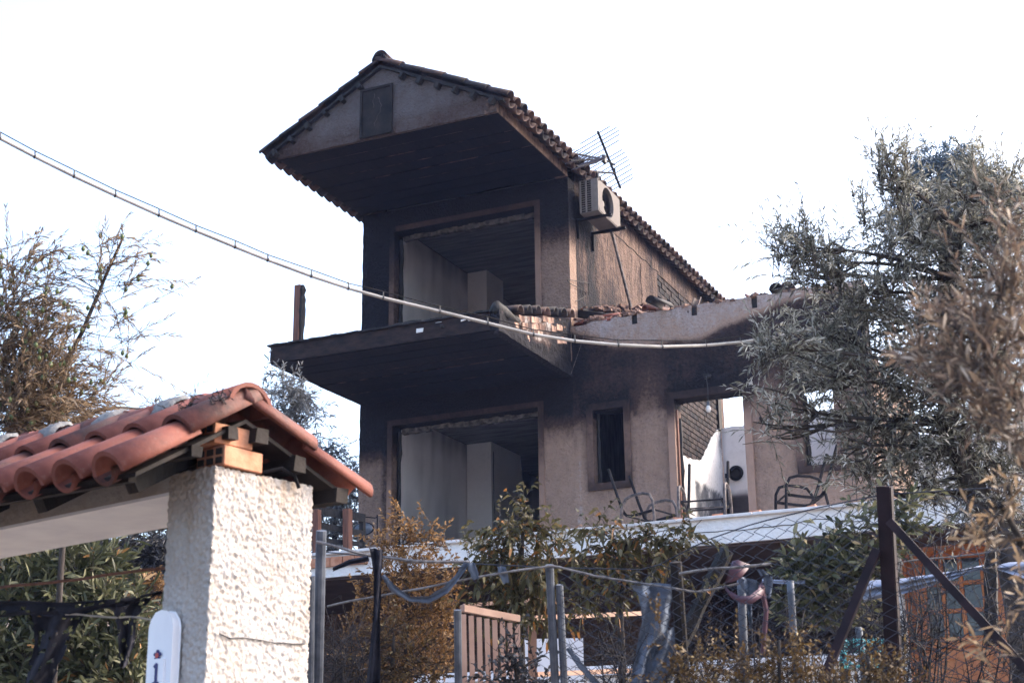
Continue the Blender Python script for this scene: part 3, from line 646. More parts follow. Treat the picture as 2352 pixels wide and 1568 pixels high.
for k in range(nseg):
    j = (k+1) % nseg; fb.f += [(3*k, 3*j, 3*j+1, 3*k+1), (3*k+1, 3*j+1, 3*j+2, 3*k+2)]
fb.a = [.25]*len(fb.v); fb.build('front_panel', M['acpaint'], ac)
MB().box((.10, cyh, czh), (.02, .42, .42)).build('condenser', M['dark'], ac)
MB().tube([(.11, cyh, czh), (.22, cyh, czh)], .045, 12).build('fan_motor', M['acpaint'], ac)
for y in (.16, .74):
    MB().bar((-.12, y, -.02), (.42, y, -.02), .04, .035).build('bracket', M['rust'], ac); MB().bar((-.10, y, -.02), (-.10, y, -.30), .035, .03, (0, 1, 0)).build('bracket', M['rust'], ac)

# antenna on its leaning pole
pb_ = Vector(at(1449, 706, x=3.80)); pt_ = Vector(at(1369, 396, x=3.62))
an = empty('tv_antenna', pb_, label='television antenna on a leaning pole behind the air conditioner', cat='antenna')
def A(u, v, dx=0.0): return Vector(at(u, v, x=3.62+dx)) - pb_
MB().tube([(0, 0, 0), pt_-pb_+Vector((0, 0, .03))], .022, 8).build('pole', M['rustpale'], an)
MB().tube([A(1366, 395), A(1412, 398), A(1412, 388)], .016, 6).build('bracket', M['rust'], an)
MB().box(A(1370, 405), (.06, .06, .09)).build('clamp', M['rust'], an)
ms0, ms1 = A(1373, 302), A(1425, 432)
MB().tube([ms0, ms1], .02, 6).build('mast', M['rust'], an)
ed = Vector(at(1445, 333, x=3.62))-Vector(at(1397, 364, x=3.62)); ed.normalize()
ed = Vector(.86*_r+.51*_u).normalized()
for i, (t, ln) in enumerate(((.03, .32), (.10, .47), (.16, .50), (.22, .47), (.30, .40), (.46, .40), (.52, .44), (.60, .46), (.66, .46), (.74, .46), (.82, .46), (.90, .42), (.96, .40))):
    c = ms0.lerp(ms1, t); MB().tube([c-ed*ln, c+ed*ln*.62], .008, 4).build('reflector_rod', M['alu'], an)
hub = A(1388, 366)
MB().tube([A(1412, 379), hub], .014, 6).build('stay', M['rust'], an); MB().box(hub, (.05, .09, .12)).build('junction_box', M['blackpl'], an)
for j, (u, v) in enumerate(((1298, 349), (1310, 369), (1325, 383))):
    e = A(u, v, .1*(j-1)); b = MB().tube([hub, e], .014, 6).build('boom', M['rust'], an)
    for t in np.linspace(.12, .98, 12):
        c = hub.lerp(e, float(t)); link('director_rod', MB().tube([c-ed*.10, c+ed*.10], .0065, 4).mesh('director_rod', M['alu']), b)

# bulb over the doorway
bl = empty('light_bulb', Vector(at(1627, 935, y=-.05)), label='bare light bulb hanging by its wires in the open doorway', cat='light bulb')
d0 = Vector(at(1627, 935, y=-.05))
zt_ = float(at(1627, 862, y=-.05)[2])-d0.z
MB().tube([(0, 0, .06), (.006, 0, zt_*.6), (-.01, 0, zt_)], .006, 5).build('flex', M['blackpl'], bl)
MB().tube([(0, 0, .02), (0, 0, .075)], .022, 8).build('lamp_holder', M['galv'], bl)
MB().tube([(0, 0, .03), (0, 0, 0), (0, 0, -.03), (0, 0, -.06), (0, 0, -.07)], [.018, .03, .036, .026, .008], 12, caps=True).build('glass_globe', M['bulb'], bl, smooth=True)
MB().box((0, .03, zt_), (.09, .03, .06), jit=.015).build('burnt_rose', M['char'], bl)

# hanging charred downpipe on the wing wall, seen between leaves
dp = MB(); dp.tube([tuple(at(1822+6*fbm(i, 1), 760+i*12, y=-.08)) for i in range(9)], [.05+random.uniform(-.02, .02) for _ in range(9)], 7)
tag(dp.build('charred_timber', M['char']), 'charred timber hanging down the wing wall behind the olive twigs', 'timber')

# chairs
def chair(name, loc, rz_, mat, mat2, label, tip=0.0):
    c = empty(name, loc, rz_, label, 'chair', 'burnt chair frames on the terrace')
    for s in (-1, 1):
        x = s*.27
        arm = [(x, -.27, 0), (x, -.25, .30), (x, -.235, .50), (x, -.19, .585), (x, -.10, .61), (x, .05, .60), (x, .14, .57), (x, .19, .50), (x, .23, .30), (x, .29, 0)]
        MB().tube(arm, .0185, 7).build('arm_and_legs', mat2, c, smooth=True)
        x = s*.235
        MB().tube([(x, -.24, .40), (x, -.05, .375), (x, .10, .36), (x, .16, .375), (x, .20, .42), (x, .28, .62), (x, .36, .86), (x, .40, .98)], .019, 7).build('back_rail', mat, c, smooth=True)
    for y, z in ((-.235, .40), (.13, .36)):
        MB().tube([(-.235, y, z), (.235, y, z)], .012, 6).build('cross_bar', mat, c)
    MB().tube([(-.265, .21, .40), (.265, .21, .40)], .011, 6).build('cross_bar', mat2, c)
    return c
chair('chair_frame', (4.98, -1.55, 0.003), R_(78), M['rust'], M['rustpale'], 'scorched metal chair frame with grey arms, below the small window')
chair('chair_frame', (5.80, -1.85, 0.003), R_(8), M['rust'], M['rustpale'], 'rusty metal chair frame in front of the open doorway')
chair('chair_frame', (6.90, -1.65, 0.003), R_(-62), M['rust'], M['rust'], 'black metal chair frame beside the olive twigs, right of the doorway')

# burnt timber railing and oval lamp at the terrace's end
ra = empty('burnt_railing', (-.1, -2.2, 0.0), label='charred timber railing at the end of the terrace beside the gate roof', cat='railing')
def RB(nm, a, b_, w_, h_, m): 
    a = Vector(at(*a[:2], y=a[2])) - ra.location; b_ = Vector(at(*b_[:2], y=b_[2])) - ra.location
    MB().bar(a, b_, w_, h_, jit=.004).build(nm, M[m], ra)
RB('rail', (690, 1165, -2.6), (838, 1190, -2.0), .05, .10, 'char'); RB('rail', (690, 1198, -2.6), (838, 1226, -2.0), .05, .08, 'char'); RB('rail', (690, 1235, -2.6), (836, 1250, -2.0), .05, .06, 'char')
RB('post', (798, 1168, -2.24), (798, 1262, -2.24), .09, .09, 'oldwood'); RB('post', (832, 1186, -2.0), (834, 1262, -2.0), .06, .06, 'char'); RB('post', (728, 1170, -2.5), (728, 1270, -2.5), .08, .08, 'oldwood')
lp = empty('wall_lamp', Vector(at(838, 1215, y=-1.2)), label='scorched oval wall lamp on a thin bracket beside the railing', cat='lamp')
b = MB(); b.tube([(0, -.03, 0), (0, -.05, 0), (0, -.065, 0)], [.15, .14, .05], 20); o = b.build('oval_glass', M['galv'], lp, smooth=True); o.scale = (1, 1, .55); 
b = MB(); b.tube([(.15*math.cos(a*math.pi/10), -.03, .08*math.sin(a*math.pi/10)) for a in range(20)], .012, 6, closed=True); b.build('rim', M['rust'], lp)
MB().tube([(-.1, 0, .10), (0, 0, .17), (.16, 0, .14), (.2, 0, .16)], .008, 5).build('bracket', M['rust'], lp); MB().tube([(.19, 0, .18), (.2, 0, -.45)], .009, 5).build('upright', M['rust'], lp)

ORD = ('first', 'second', 'third', 'fourth', 'fifth', 'sixth', 'seventh')
# loose tiles and rubble along the wing's broken eave and the parapet end
LT = 'broken roof tiles along the wall top'
def loose(u, v, y, ang, flip=False, sc=1.0, me=TB, tilt=.1, lab=''):
    p = Vector(at(u, v, y=y)); yv = Vector((math.cos(ang), math.sin(ang), tilt))
    o = put_tile(me, None, p, yv, (0, 0, 1), name='loose_roof_tile', flip=flip, sc=sc, jit=.1)
    tag(o, lab, 'roof tile', LT); return o
for i, (u, v) in enumerate(((1175, 742), (1199, 745), (1222, 746), (1246, 743), (1270, 740), (1292, 736), (1315, 731))):
    y = yo+.45+i*.29; z = ptop(y-yo)+zb+.03
    o = put_tile(TB, None, (xR+.10, y, z), (-1, 0, .12), (0, 0, 1), name='loose_roof_tile', jit=.12); tag(o, f'charred barrel tile on the stepped parapet end, {ORD[i]} from the balcony front', 'roof tile', 'tiles on the parapet end')
loose(1345, 744, .05, 2.6, False, .8, TC, lab='orange broken tile lying at the left end of the wing wall')
loose(1372, 735, .12, .2, False, .85, TC, lab='cracked tile beside the orange one at the foot of the pole')
loose(1408, 738, .05, 2.9, False, .9, TC, .0, 'short tile just above the first rafter notch')
loose(1480, 712, .35, .9, False, 1.0, TC, .05, 'long orange tile lying just past the leaning pole')
loose(1533, 708, .05, -1.9, False, 1.0, TB, .0, 'dark tile facing the street between the notches')
loose(1588, 714, -.03, 1.4, True, .7, TB, 1.6, 'tile stood on edge in the second rafter notch')
loose(1722, 672, .02, 1.5, True, 1.0, TC, .05, 'upturned red tile left of the dark tiles on the wing wall')
loose(1752, 676, .02, 1.5, True, .9, TC, .05, 'upturned tile between the red one and the black ones')
loose(1782, 664, .02, 1.55, False, 1.0, TB, .03, 'black barrel tile, left of the pair at the olive twigs')
loose(1808, 661, .02, 1.6, False, 1.0, TB, .03, 'black barrel tile, right of the pair at the olive twigs')
rb = MB()
for i in range(420):
    if i < 200: x = 3.5+3.9*random.random()**1.3; y = random.uniform(.02, .24); z = 3.50+random.uniform(0, .03)+.05*random.random()*ss(x, 4.8, 4.2)
    else:
        x = 3.45+1.1*random.random(); y = random.uniform(.2, 3.2)
        if x > 4.55-.24*y: continue
        z = 3.80+(x-3.41)*-.30+(y-.26)*.31+random.uniform(0, .06)
    s = random.uniform(.02, .07)
    rb.box((x, y, z), (s*1.9, s*1.2, s*.6), Matrix.Rotation(random.uniform(0, 3), 3, 'Z') @ Matrix.Rotation(random.uniform(-.5, .5), 3, 'X'), jit=.008)
tag(rb.build('tile_rubble', M['brick_pale']), 'broken tile rubble heaped on the top of the wing wall', 'rubble', kind='stuff')
for i, lab in enumerate(('charred rafter fallen on the wing roof nearest the tower corner', 'charred rafter fallen on the wing roof beside the leaning pole', 'charred rafter fallen furthest back on the wing roof')):
    y0 = .45+i*.5; b = MB().bar((3.5, y0+.25, 3.84+.155*i), (4.2, y0, 3.60+.155*i), .07, .06, jit=.01)
    tag(b.build('fallen_rafter', M['char']), lab, 'rafter', 'fallen rafters on the wing')

# small wreckage
wl = MB().tube([tuple(Vector(at(1322+26*math.sin(i*.42)*(1-.02*i), 692-i*4.6, x=3.43))) for i in range(12)]+[tuple(at(1352, 650+i*9, x=3.43)) for i in range(4)], .006, 5)
tag(wl.build('wire_loop', M['char']), 'burnt wire hanging in a loop at the foot of the side wall', 'wire')
wl = MB().tube([tuple(at(1347-i*4.5, 756+i*13, y=-.25)) for i in range(9)], .004, 4)
tag(wl.build('hanging_wire', M['rustpale']), 'thin wire hanging from the tiled parapet end of the balcony', 'wire')
for k, (u, v, lab) in enumerate(((1562, 1190, 'red brick fragment on the coping beside the doorway'), (1648, 1184, 'red brick fragment on the coping below the doorway chair'), (1735, 1173, 'red brick fragment on the coping at the black chair'), (1862, 1160, 'red tile fragment on the coping nearest the oleander'))):
    p = at(u, v, y=-3.0); o = MB().box((0, 0, .018), (.11+.04*random.random(), .06, .04), jit=.014).build('brick_fragment', M['brick'], rot=(0, 0, random.uniform(-.5, .5))); o.location = (p[0], -3.0, .004); tag(o, lab, 'brick', 'brick fragments on the coping')
# ------------------------------------------------------------------ the gateway in front
GO = at(483, 1300, d=5.2); GA = R_(-13.5); GZ = 2.415
gt = empty('gateway', (GO[0], GO[1], -4.65), GA, 'white rough rendered gateway with terracotta tiled roof', 'gateway')
_ge1 = np.array([-math.cos(GA), -math.sin(GA), 0]); _ge2 = np.array([-math.sin(GA), math.cos(GA), 0])
def gl(p): d = np.array(p)-GO; return Vector((-(d @ _ge1), d @ _ge2, d[2]+GZ))      # world point -> gateway frame
def rough_box(name, mat, parent, x0, x1, y0, y1, z0, z1, st, amp, faces='xXyYZ', sootf=None):
    b = MB()
    def sheet(o, u, v, nu, nv, n):
        base = len(b.v)
        for i in range(nu+1):
            for j in range(nv+1):
                p = Vector(o)+Vector(u)*i/nu+Vector(v)*j/nv
                d_ = mnoise.noise_vector(p*40)
                e = 1.25*mnoise.fractal(Vector((p.x*80, p.y*80, p.z*62)), .7, 2.2, 3)
                p2 = p + Vector(n)*amp*max(-.6, e) + d_*amp*.25
                b.v.append(tuple(p2)); b.a.append(sootf(p) if sootf else 0.0)
        for i in range(nu):
            for j in range(nv):
                a = base+i*(nv+1)+j; b.f.append((a, a+nv+1, a+nv+2, a+1))
    nx, ny, nz = (max(1, round(q/st)) for q in (x1-x0, y1-y0, z1-z0))
    if 'y' in faces: sheet((x0, y0, z0), (x1-x0, 0, 0), (0, 0, z1-z0), nx, nz, (0, -1, 0))
    if 'X' in faces: sheet((x1, y0, z0), (0, y1-y0, 0), (0, 0, z1-z0), ny, nz, (1, 0, 0))
    if 'Y' in faces: sheet((x1, y1, z0), (x0-x1, 0, 0), (0, 0, z1-z0), nx, nz, (0, 1, 0))
    if 'x' in faces: sheet((x0, y1, z0), (0, y0-y1, 0), (0, 0, z1-z0), ny, nz, (-1, 0, 0))
    if 'Z' in faces: sheet((x0, y0, z1), (x1-x0, 0, 0), (0, y1-y0, 0), nx, ny, (0, 0, 1))
    me = bpy.data.meshes.new(name); me.from_pydata(b.v, [], b.f); me.update()
    a = me.attributes.new('soot', 'FLOAT', 'POINT'); a.data.foreach_set('value', b.a); me.materials.append(mat)
    bm = bmesh.new(); bm.from_mesh(me); bmesh.ops.remove_doubles(bm, verts=bm.verts[:], dist=.004); bm.to_mesh(me); bm.free()
    me.polygons.foreach_set('use_smooth', [True]*len(me.polygons))
    return link(name, me, parent)
def pillar_grime_shade(p): return .05 + .35*max(0, fbm(p.x*4, p.y*5, p.z*2)) + .45*max(0, fbm(p.x*22, p.y*22, p.z*1.6))*ss(p.z, GZ-.35, GZ+.33) - .28*min(0, mnoise.fractal(Vector((p.x*80, p.y*80, p.z*62)), .7, 2.2, 3)) + .3*ss(p.z, GZ+.22, GZ+.36)*(1 if p.x < -.02 else .5)  # grime streaks and darker top; pits get shade painted into the colour
rough_box('pillar', M['pillar'], gt, -.24, 0, 0, .475, 1.85, GZ+.352, .0046, .0058, sootf=pillar_grime_shade)
rough_box('pillar_base', M['pillar'], gt, -.24, 0, 0, .475, 0, 1.85, .05, .004, 'xXyY', pillar_grime_shade)
rough_box('pillar', M['pillar'], gt, -2.75, -2.5, 0, .45, 0, GZ+.352, .05, .004, sootf=pillar_grime_shade)
link('seam', MB().tube([(.0055, i*.05, GZ-.23+.012*fbm(i*.7, 1)) for i in range(1, 10)], .003, 4).mesh('seam', M['mortar']), gt)
rough_box('beam', M['pillar'], gt, -2.5, -.235, 0, .40, GZ+.29, GZ+.43, .012, .005, 'yYZ', lambda p: .32+.25*fbm(p.x*5, p.y, p.z*6))
MB().box((-1.37, .20, GZ+.284), (2.26, .402, .012)).build('beam_soffit', M['whitepaint'], gt)
slL, slR = .583, .375
def zl(y): return GZ+.557-(.107-y)*slL if y < .107 else GZ+.553-(y-.107)*slR
grf = link('tiled_roof', MB().add([(.03, -.36, zl(-.36)-.02), (.03, .107, zl(.107)-.02), (.03, .62, zl(.62)-.02), (-2.8, -.36, zl(-.36)+.05), (-2.8, .107, zl(.107)+.05), (-2.8, .62, zl(.62)+.05),
     (.03, -.36, zl(-.36)-.035), (.03, .107, zl(.107)-.035), (.03, .62, zl(.62)-.035), (-2.8, -.36, zl(-.36)+.035), (-2.8, .107, zl(.107)+.035), (-2.8, .62, zl(.62)+.035)],
     [(0, 3, 4, 1), (1, 4, 5, 2), (6, 7, 10, 9), (7, 8, 11, 10), (0, 1, 7, 6), (1, 2, 8, 7), (3, 9, 10, 4), (4, 10, 11, 5), (0, 6, 9, 3), (2, 5, 11, 8)]).mesh('tiled_roof', M['beam']), gt)
TG = tile_mesh('roof_tile', M['clay'], .37, .080, .066, .016, 9)
TGp = tile_mesh('pan_tile', M['clay'], .35, .060, .056, .014, 8)
for c in range(13):
    xs_ = -c*.215; zz = .03*c*.215
    for r in range(2):
        y = -.443+r*.275
        put_tile(TG, grf, (xs_, y, zl(y)+.012+zz+.016*r), (0, 1, slL), (0, 0, 1), jit=.012)
        put_tile(TGp, grf, (xs_-.1075, y+.05, zl(y+.05)+.022+zz+.012*r), (0, 1, slL), (0, 0, 1), name='pan_tile', flip=True, jit=.008)
        y = .712-r*.30
        put_tile(TG, grf, (xs_, y, zl(y)+.012+zz+.016*r), (0, -1, slR), (0, 0, 1), jit=.012)
        put_tile(TGp, grf, (xs_-.1075, y-.05, zl(y-.05)+.022+zz+.012*r), (0, -1, slR), (0, 0, 1), name='pan_tile', flip=True, jit=.008)
TGr = tile_mesh('ridge_tile', M['clay'], .42, .108, .086, .016, 10)
for c in range(8):
    p = (.055-c*.357, .107, GZ+.556+.03*c*.357)
    put_tile(TGr, grf, p, (-1, 0, .015), (0, 0, 1), name='ridge_tile', jit=.012)
    if c:
        b = MB(); rr = .100
        for i in range(9):
            for j in range(9):
                a = math.pi*(.98-.55*j/8); e = 1+.05*fbm(i*.9+c, j*.9); lx = -.02-.02*fbm(j*.7, c)-.10*i/8*(1+.5*fbm(j*.8, c+5))
                edge = min(i, 8-i, j, 8-j); k_ = rr*e*(1.10 if edge > 0 else .93)
                b.v.append((p[0]-.02+lx+.06, p[1]+k_*math.cos(a), p[2]+k_*math.sin(a)))
        for i in range(8):
            for j in range(8): b.f.append((i*9+j, i*9+j+1, (i+1)*9+j+1, (i+1)*9+j))
        b.a = [0]*81; b.build('mortar_patch', M['mortar'], grf, smooth=True)
for y in (-.31, -.12, .04): link('batten', MB().bar((.045 if y > -.3 else -.05, y, zl(y)-.05), (-2.7, y, zl(y)+.03), .045 if y > -.3 else .03, .04 if y > -.3 else .03, jit=.003).mesh('batten', M['beam']), grf)
for y in (.17, .36, .58): link('batten', MB().bar((.05, y, zl(y)-.048), (-2.7, y, zl(y)+.032), .06, .055, jit=.003).mesh('batten', M['beam']), grf)
for k in range(6): link('rafter', MB().bar((-.20-.52*k, -.20, zl(-.20)-.10), (-.20-.52*k, .08, zl(.08)-.10), .055, .06).mesh('rafter', M['char']), grf)
hb = MB().box((0, 0, 0), (.14, .19, .072)).mesh('hollow_brick', M['brick'], bevel=.003)
for (x, y, z), rz_, sy in (((-.055, .115, GZ+.392), .05, 1), ((-.06, .075, GZ+.468), -.03, .92)):
    o = link('hollow_brick', hb, gt, (x, y, z), (0, 0, rz_)); o.scale = (1, sy, 1)
    for i in range(3):
        for j in range(2): link('brick_cell_shade', MB().box((-.045+i*.045, -.0935, -.016+j*.032), (.03, .012, .022)).mesh('brick_cell_shade', M['dark']), o)  # dark blocks stand for the shade inside the brick's hollow cells
link('iron_hook', MB().tube([(-.02, .24, GZ+.37), (.015, .30, GZ+.39), (.02, .36, GZ+.37), (.02, .385, GZ+.33)], .007, 6).mesh('iron_hook', M['rust']), gt)
link('iron_hook', MB().tube([(-.2, -.005, GZ+.36), (-.2, -.02, GZ+.42), (-.21, .03, GZ+.45)], .007, 6).mesh('iron_hook', M['rust']), gt)
# number board
q0 = gl(at(343, 1450, n=_ge2, p=GO-_ge2*.048)); q1 = gl(at(395, 1450, n=_ge2, p=GO-_ge2*.048)); tp = gl(at(372, 1402, n=_ge2, p=GO-_ge2*.048))
bx0, bx1, bt = q0.x, q1.x, tp.z; cxm = (bx0+bx1)/2; hw = (bx1-bx0)/2
nb = empty('number_board', (GO[0], GO[1], -4.65), GA, 'white painted board with rounded top and a number plate, against the pillar', 'board')
b = MB(); prof = [(-hw, 0), (-hw, bt-.055), (-hw*.86, bt-.03), (-hw*.5, bt-.006), (0, bt), (hw*.5, bt-.006), (hw*.86, bt-.03), (hw, bt-.055), (hw, 0)]
npf = len(prof)
for y in (-.048, -.012): b.v += [(cxm+x, y, z) for x, z in prof]
b.f = [tuple(range(npf)), tuple(range(2*npf-1, npf-1, -1))]+[(i, i+npf, (i+1) % npf+npf, (i+1) % npf) for i in range(npf)]; b.a = [0]*len(b.v)
b.f[0] = tuple(range(npf-1, -1, -1)); b.f[1] = tuple(range(npf, 2*npf))
b.build('board', M['whitepaint'], nb, bevel=.004)
def nbp(u, v): return gl(at(u, v, n=_ge2, p=GO-_ge2*.054))
s0, s1 = nbp(350, 1513), nbp(372, 1600)
pt = MB().box(((s0.x+s1.x)/2, -.052, (s0.z+s1.z)/2-.05), (s1.x-s0.x, .008, s0.z-s1.z+.1)).build('number_plate', M['whitepaint'], nb)
c = nbp(360, 1545); hh = .032
b = MB(); b.box((c.x, -.0575, c.z), (.012, .003, hh*2)); b.box((c.x, -.0576, c.z-hh), (.030, .003, .008)); b.bar((c.x-.012, -.0576, c.z+hh-.012), (c.x+.001, -.0576, c.z+hh), .009, .003, (0, 1, 0))
link('numeral_one', b.mesh('numeral_one', M['blue_ink']), nb)
c = nbp(361, 1504)
fl_ = link('flower_emblem', MB().tube([(c.x, -.050, c.z), (c.x, -.0565, c.z)], .009, 10).mesh('flower_emblem', M['red_ink']), nb)
for k in range(5): link('petal', MB().tube([(c.x+.013*math.cos(k*1.26+.3), -.051, c.z+.013*math.sin(k*1.26+.3)), (c.x+.013*math.cos(k*1.26+.3), -.055, c.z+.013*math.sin(k*1.26+.3))], .0065, 8).mesh('petal', M['blue_ink']), fl_)

# ------------------------------------------------------------------ overhead cable
cv = [(-2600, -1150), (-1500, -440), (-700, -20), (-300, 180), (-60, 290), (0, 318), (80, 360), (170, 405), (265, 449), (365, 494), (450, 530), (540, 567), (615, 597), (715, 634), (800, 662), (880, 684), (1010, 715), (1120, 742), (1225, 768), (1320, 783), (1420, 792), (1520, 796), (1620, 793), (1700, 786), (1790, 772), (1900, 745), (2040, 700), (2180, 650)]
cp_ = [Vector(at(u, v, d=7.0+.05*i if u <= 1600 else {1620: 8.5, 1700: 8.75, 1790: 9.0}.get(u, 9.3))) for i, (u, v) in enumerate(cv)]
cb = empty('overhead_cable', cp_[0], label='cream overhead cable conduit sagging across the front of the house', cat='cable')
rel = [p-cp_[0] for p in cp_]
MB().tube(rel, .0088, 8).build('conduit', M['conduit'], cb, smooth=True)
MB().tube([p+Vector((0, 0, .030+.006*math.sin(i*3.1))) for i, p in enumerate(rel)], .003, 5).build('support_wire', M['rust'], cb)
tie = []
for i in range(len(rel)-1):
    for t in (.0,):
        p = rel[i].lerp(rel[i+1], t); d = (rel[i+1]-rel[i]).normalized()
        MB().tube([p-d*.004, p+d*.004], .0115, 8).build('cable_tie', M['blackpl'], cb); 
        MB().tube([p, p+Vector((0, 0, .032))], .004, 5).build('tie_tail', M['blackpl'], cb)
# ------------------------------------------------------------------ fence
def gpt(u, d): p = at(u, 1400, d=d); return np.array([p[0], p[1]])
FP = [(700, 7.6), (1050, 7.4), (1270, 7.2), (1555, 6.9), (2033, 6.4), (2420, 6.15)]
fxy = [gpt(u, d) for u, d in FP]
seg = [np.linalg.norm(b_-a) for a, b_ in zip(fxy, fxy[1:])]; cum = np.concatenate([[0], np.cumsum(seg)])
def fpos(t):
    i = int(min(max(np.searchsorted(cum, t)-1, 0), len(seg)-1)); k = (t-cum[i])/seg[i]; return fxy[i]+(fxy[i+1]-fxy[i])*k
FT = [(700, 1262), (870, 1280), (1270, 1306), (1490, 1312), (1615, 1244), (1732, 1202), (1886, 1164), (2033, 1134), (2420, 1112)]
ftz = []
for u, v in FT:
    best = min(np.linspace(0, cum[-1], 400), key=lambda t: abs((lambda p: 1176+FPX*((np.array([*fpos(t), -1.8])-CAM) @ _r)/((np.array([*fpos(t), -1.8])-CAM) @ _f))(0)-u))
    p = fpos(best); depth = (np.array([*p, -1.8])-CAM) @ _f
    ftz.append((best, float(at(u, v, d=depth)[2])))
def ftop(t):
    return float(np.interp(t, [a for a, _ in ftz], [b_ for _, b_ in ftz]))
fe = empty('chain_link_fence', (fxy[4][0], fxy[4][1], -4.6), label='sagging burnt chain link fence on steel posts along the plot', cat='fence')
fo = np.array(fe.location)
cw, chh = .052, .054; t0 = 1.35; nw = int((cum[-1]-t0)/cw)
V_, F_ = [], []
def wire_seg(pts, r):
    base = len(V_)
    for p in pts:
        for k in range(3): a = k*2.094; V_.append((p[0]+r*math.cos(a)-fo[0], p[1]+r*math.sin(a)*.6-fo[1], p[2]+r*math.sin(a)*.8-fo[2]))
    for i in range(len(pts)-1):
        for k in range(3): l = (k+1) % 3; F_.append((base+i*3+k, base+i*3+l, base+i*3+3+l, base+i*3+3+k))
for i in range(nw):
    pts = []
    tz = ftop(t0+i*cw)
    for j in range(58):
        t = t0+i*cw+(cw/2 if (j+i) % 2 else -cw/2)
        z = tz-.012-j*chh/2 + .012*fbm(t*1.2, j*.05, 3); sag = .05*fbm(t*.8, j*.04, 9)
        p = fpos(min(max(t+.012*fbm(t*1.5, j*.06), 0), cum[-1])); pts.append((p[0]+sag*.4, p[1]-sag, z))
    wire_seg(pts, .0024)
me = bpy.data.meshes.new('wire_mesh'); me.from_pydata(V_, [], F_); me.materials.append(M['wire']); tag(link('wire_mesh', me, fe), kind='stuff')
def fw(nm, pts, r, m, nn=6): return MB().tube([Vector(p)-Vector(fo) for p in pts], r, nn).build(nm, M[m], fe)
fw('top_wire', [(*fpos(t), ftop(t)) for t in np.linspace(.05, cum[-1], 40)], .0032, 'wire', 5)
def post(u0, v0, u1, d, r, m, nm='fence_post'):
    a = at(u0, v0, d=d); b_ = at(u1, 1568, d=d); dirn = (b_-a)/np.linalg.norm(b_-a); e = a+dirn*((-4.62-a[2])/dirn[2]); return fw(nm, [a, e], r, m, 10)
post(738, 1218, 730, 7.55, .026, 'galv'); post(714, 1322, 712, 7.5, .020, 'galv'); post(1262, 1296, 1275, 7.3, .020, 'galv'); post(1285, 1342, 1296, 7.3, .018, 'galv')
post(1051, 1400, 1053, 7.5, .019, 'galv'); post(1552, 1290, 1572, 6.95, .028, 'beam')
def bar2(a, b_, w_, h_, nm, m='paintbrown'): return MB().bar(Vector(a)-Vector(fo), Vector(b_)-Vector(fo), w_, h_, (0, 1, 0)).build(nm, M[m], fe)
da = at(2028, 1116, d=6.4); db_ = at(2052, 1568, d=6.45); dd_ = (db_-da)/np.linalg.norm(db_-da)
bar2(da, da+dd_*2.8, .056, .012, 'angle_post'); bar2(da+np.array([.028, .025, 0]), da+np.array([.028, .025, 0])+dd_*2.8, .010, .05, 'angle_post')
bar2(at(2042, 1196, d=6.36), at(2360, 1540, d=6.0), .034, .03, 'brace'); bar2(at(2014, 1262, d=6.42), at(1888, 1568, d=6.3), .036, .034, 'brace')

# ropes, rags and debris on the fence
def rope(pts, r, label, m='rope', cat='rope'):
    P = [Vector(at(u, v, d=d)) for u, v, d in pts]; fine = []
    for i in range(len(P)-1):
        for k in range(6): fine.append(P[i].lerp(P[i+1], k/6)+Vector((0, 0, .006*fbm(i+k*.17, r*99))))
    fine.append(P[-1]); o = MB(); o.tube([p-P[0] for p in fine], r, 5); ob = o.build('rope', M[m]); ob.location = P[0]; tag(ob, label, cat)
    return ob
rope([(728, 1244, 7.5), (800, 1262, 7.4), (868, 1278, 7.4), (960, 1288, 7.3), (1080, 1290, 7.3)], .008, 'frayed pale rope tied to the tall galvanised post by the pillar')
rope([(752, 1392, 7.5), (900, 1362, 7.4), (1050, 1334, 7.3), (1180, 1310, 7.25), (1262, 1299, 7.25)], .006, 'pale rope rising from the pillar to the double post')
rope([(1262, 1299, 7.2), (1330, 1312, 7.15), (1400, 1328, 7.1), (1470, 1338, 7.05), (1552, 1350, 6.9), (1600, 1360, 6.9), (1660, 1350, 6.9), (1697, 1340, 6.9)], .006, 'knotted pale rope with clothes hooks, from the double post past the wooden post')
rope([(1560, 1318, 6.88), (1640, 1304, 6.85), (1740, 1298, 6.8), (1772, 1294, 6.8)], .007, 'old rope tied to the wooden post and the oleander')
rope([(2075, 1290, 6.5), (2200, 1276, 6.5), (2300, 1262, 6.4), (2365, 1250, 6.3)], .004, 'thin twine stretched across in front of the orange door')
rope([(-20, 1352, 5.95), (120, 1336, 5.9), (260, 1318, 5.8), (392, 1302, 5.7)], .006, 'brown wire strung across the gateway opening', 'oldwood', 'wire')
rope([(150, 1410, 6.0), (230, 1414, 6.0), (300, 1416, 6.0), (352, 1422, 5.9)], .004, 'white cord under the black net in the gateway', 'conduit', 'cord')

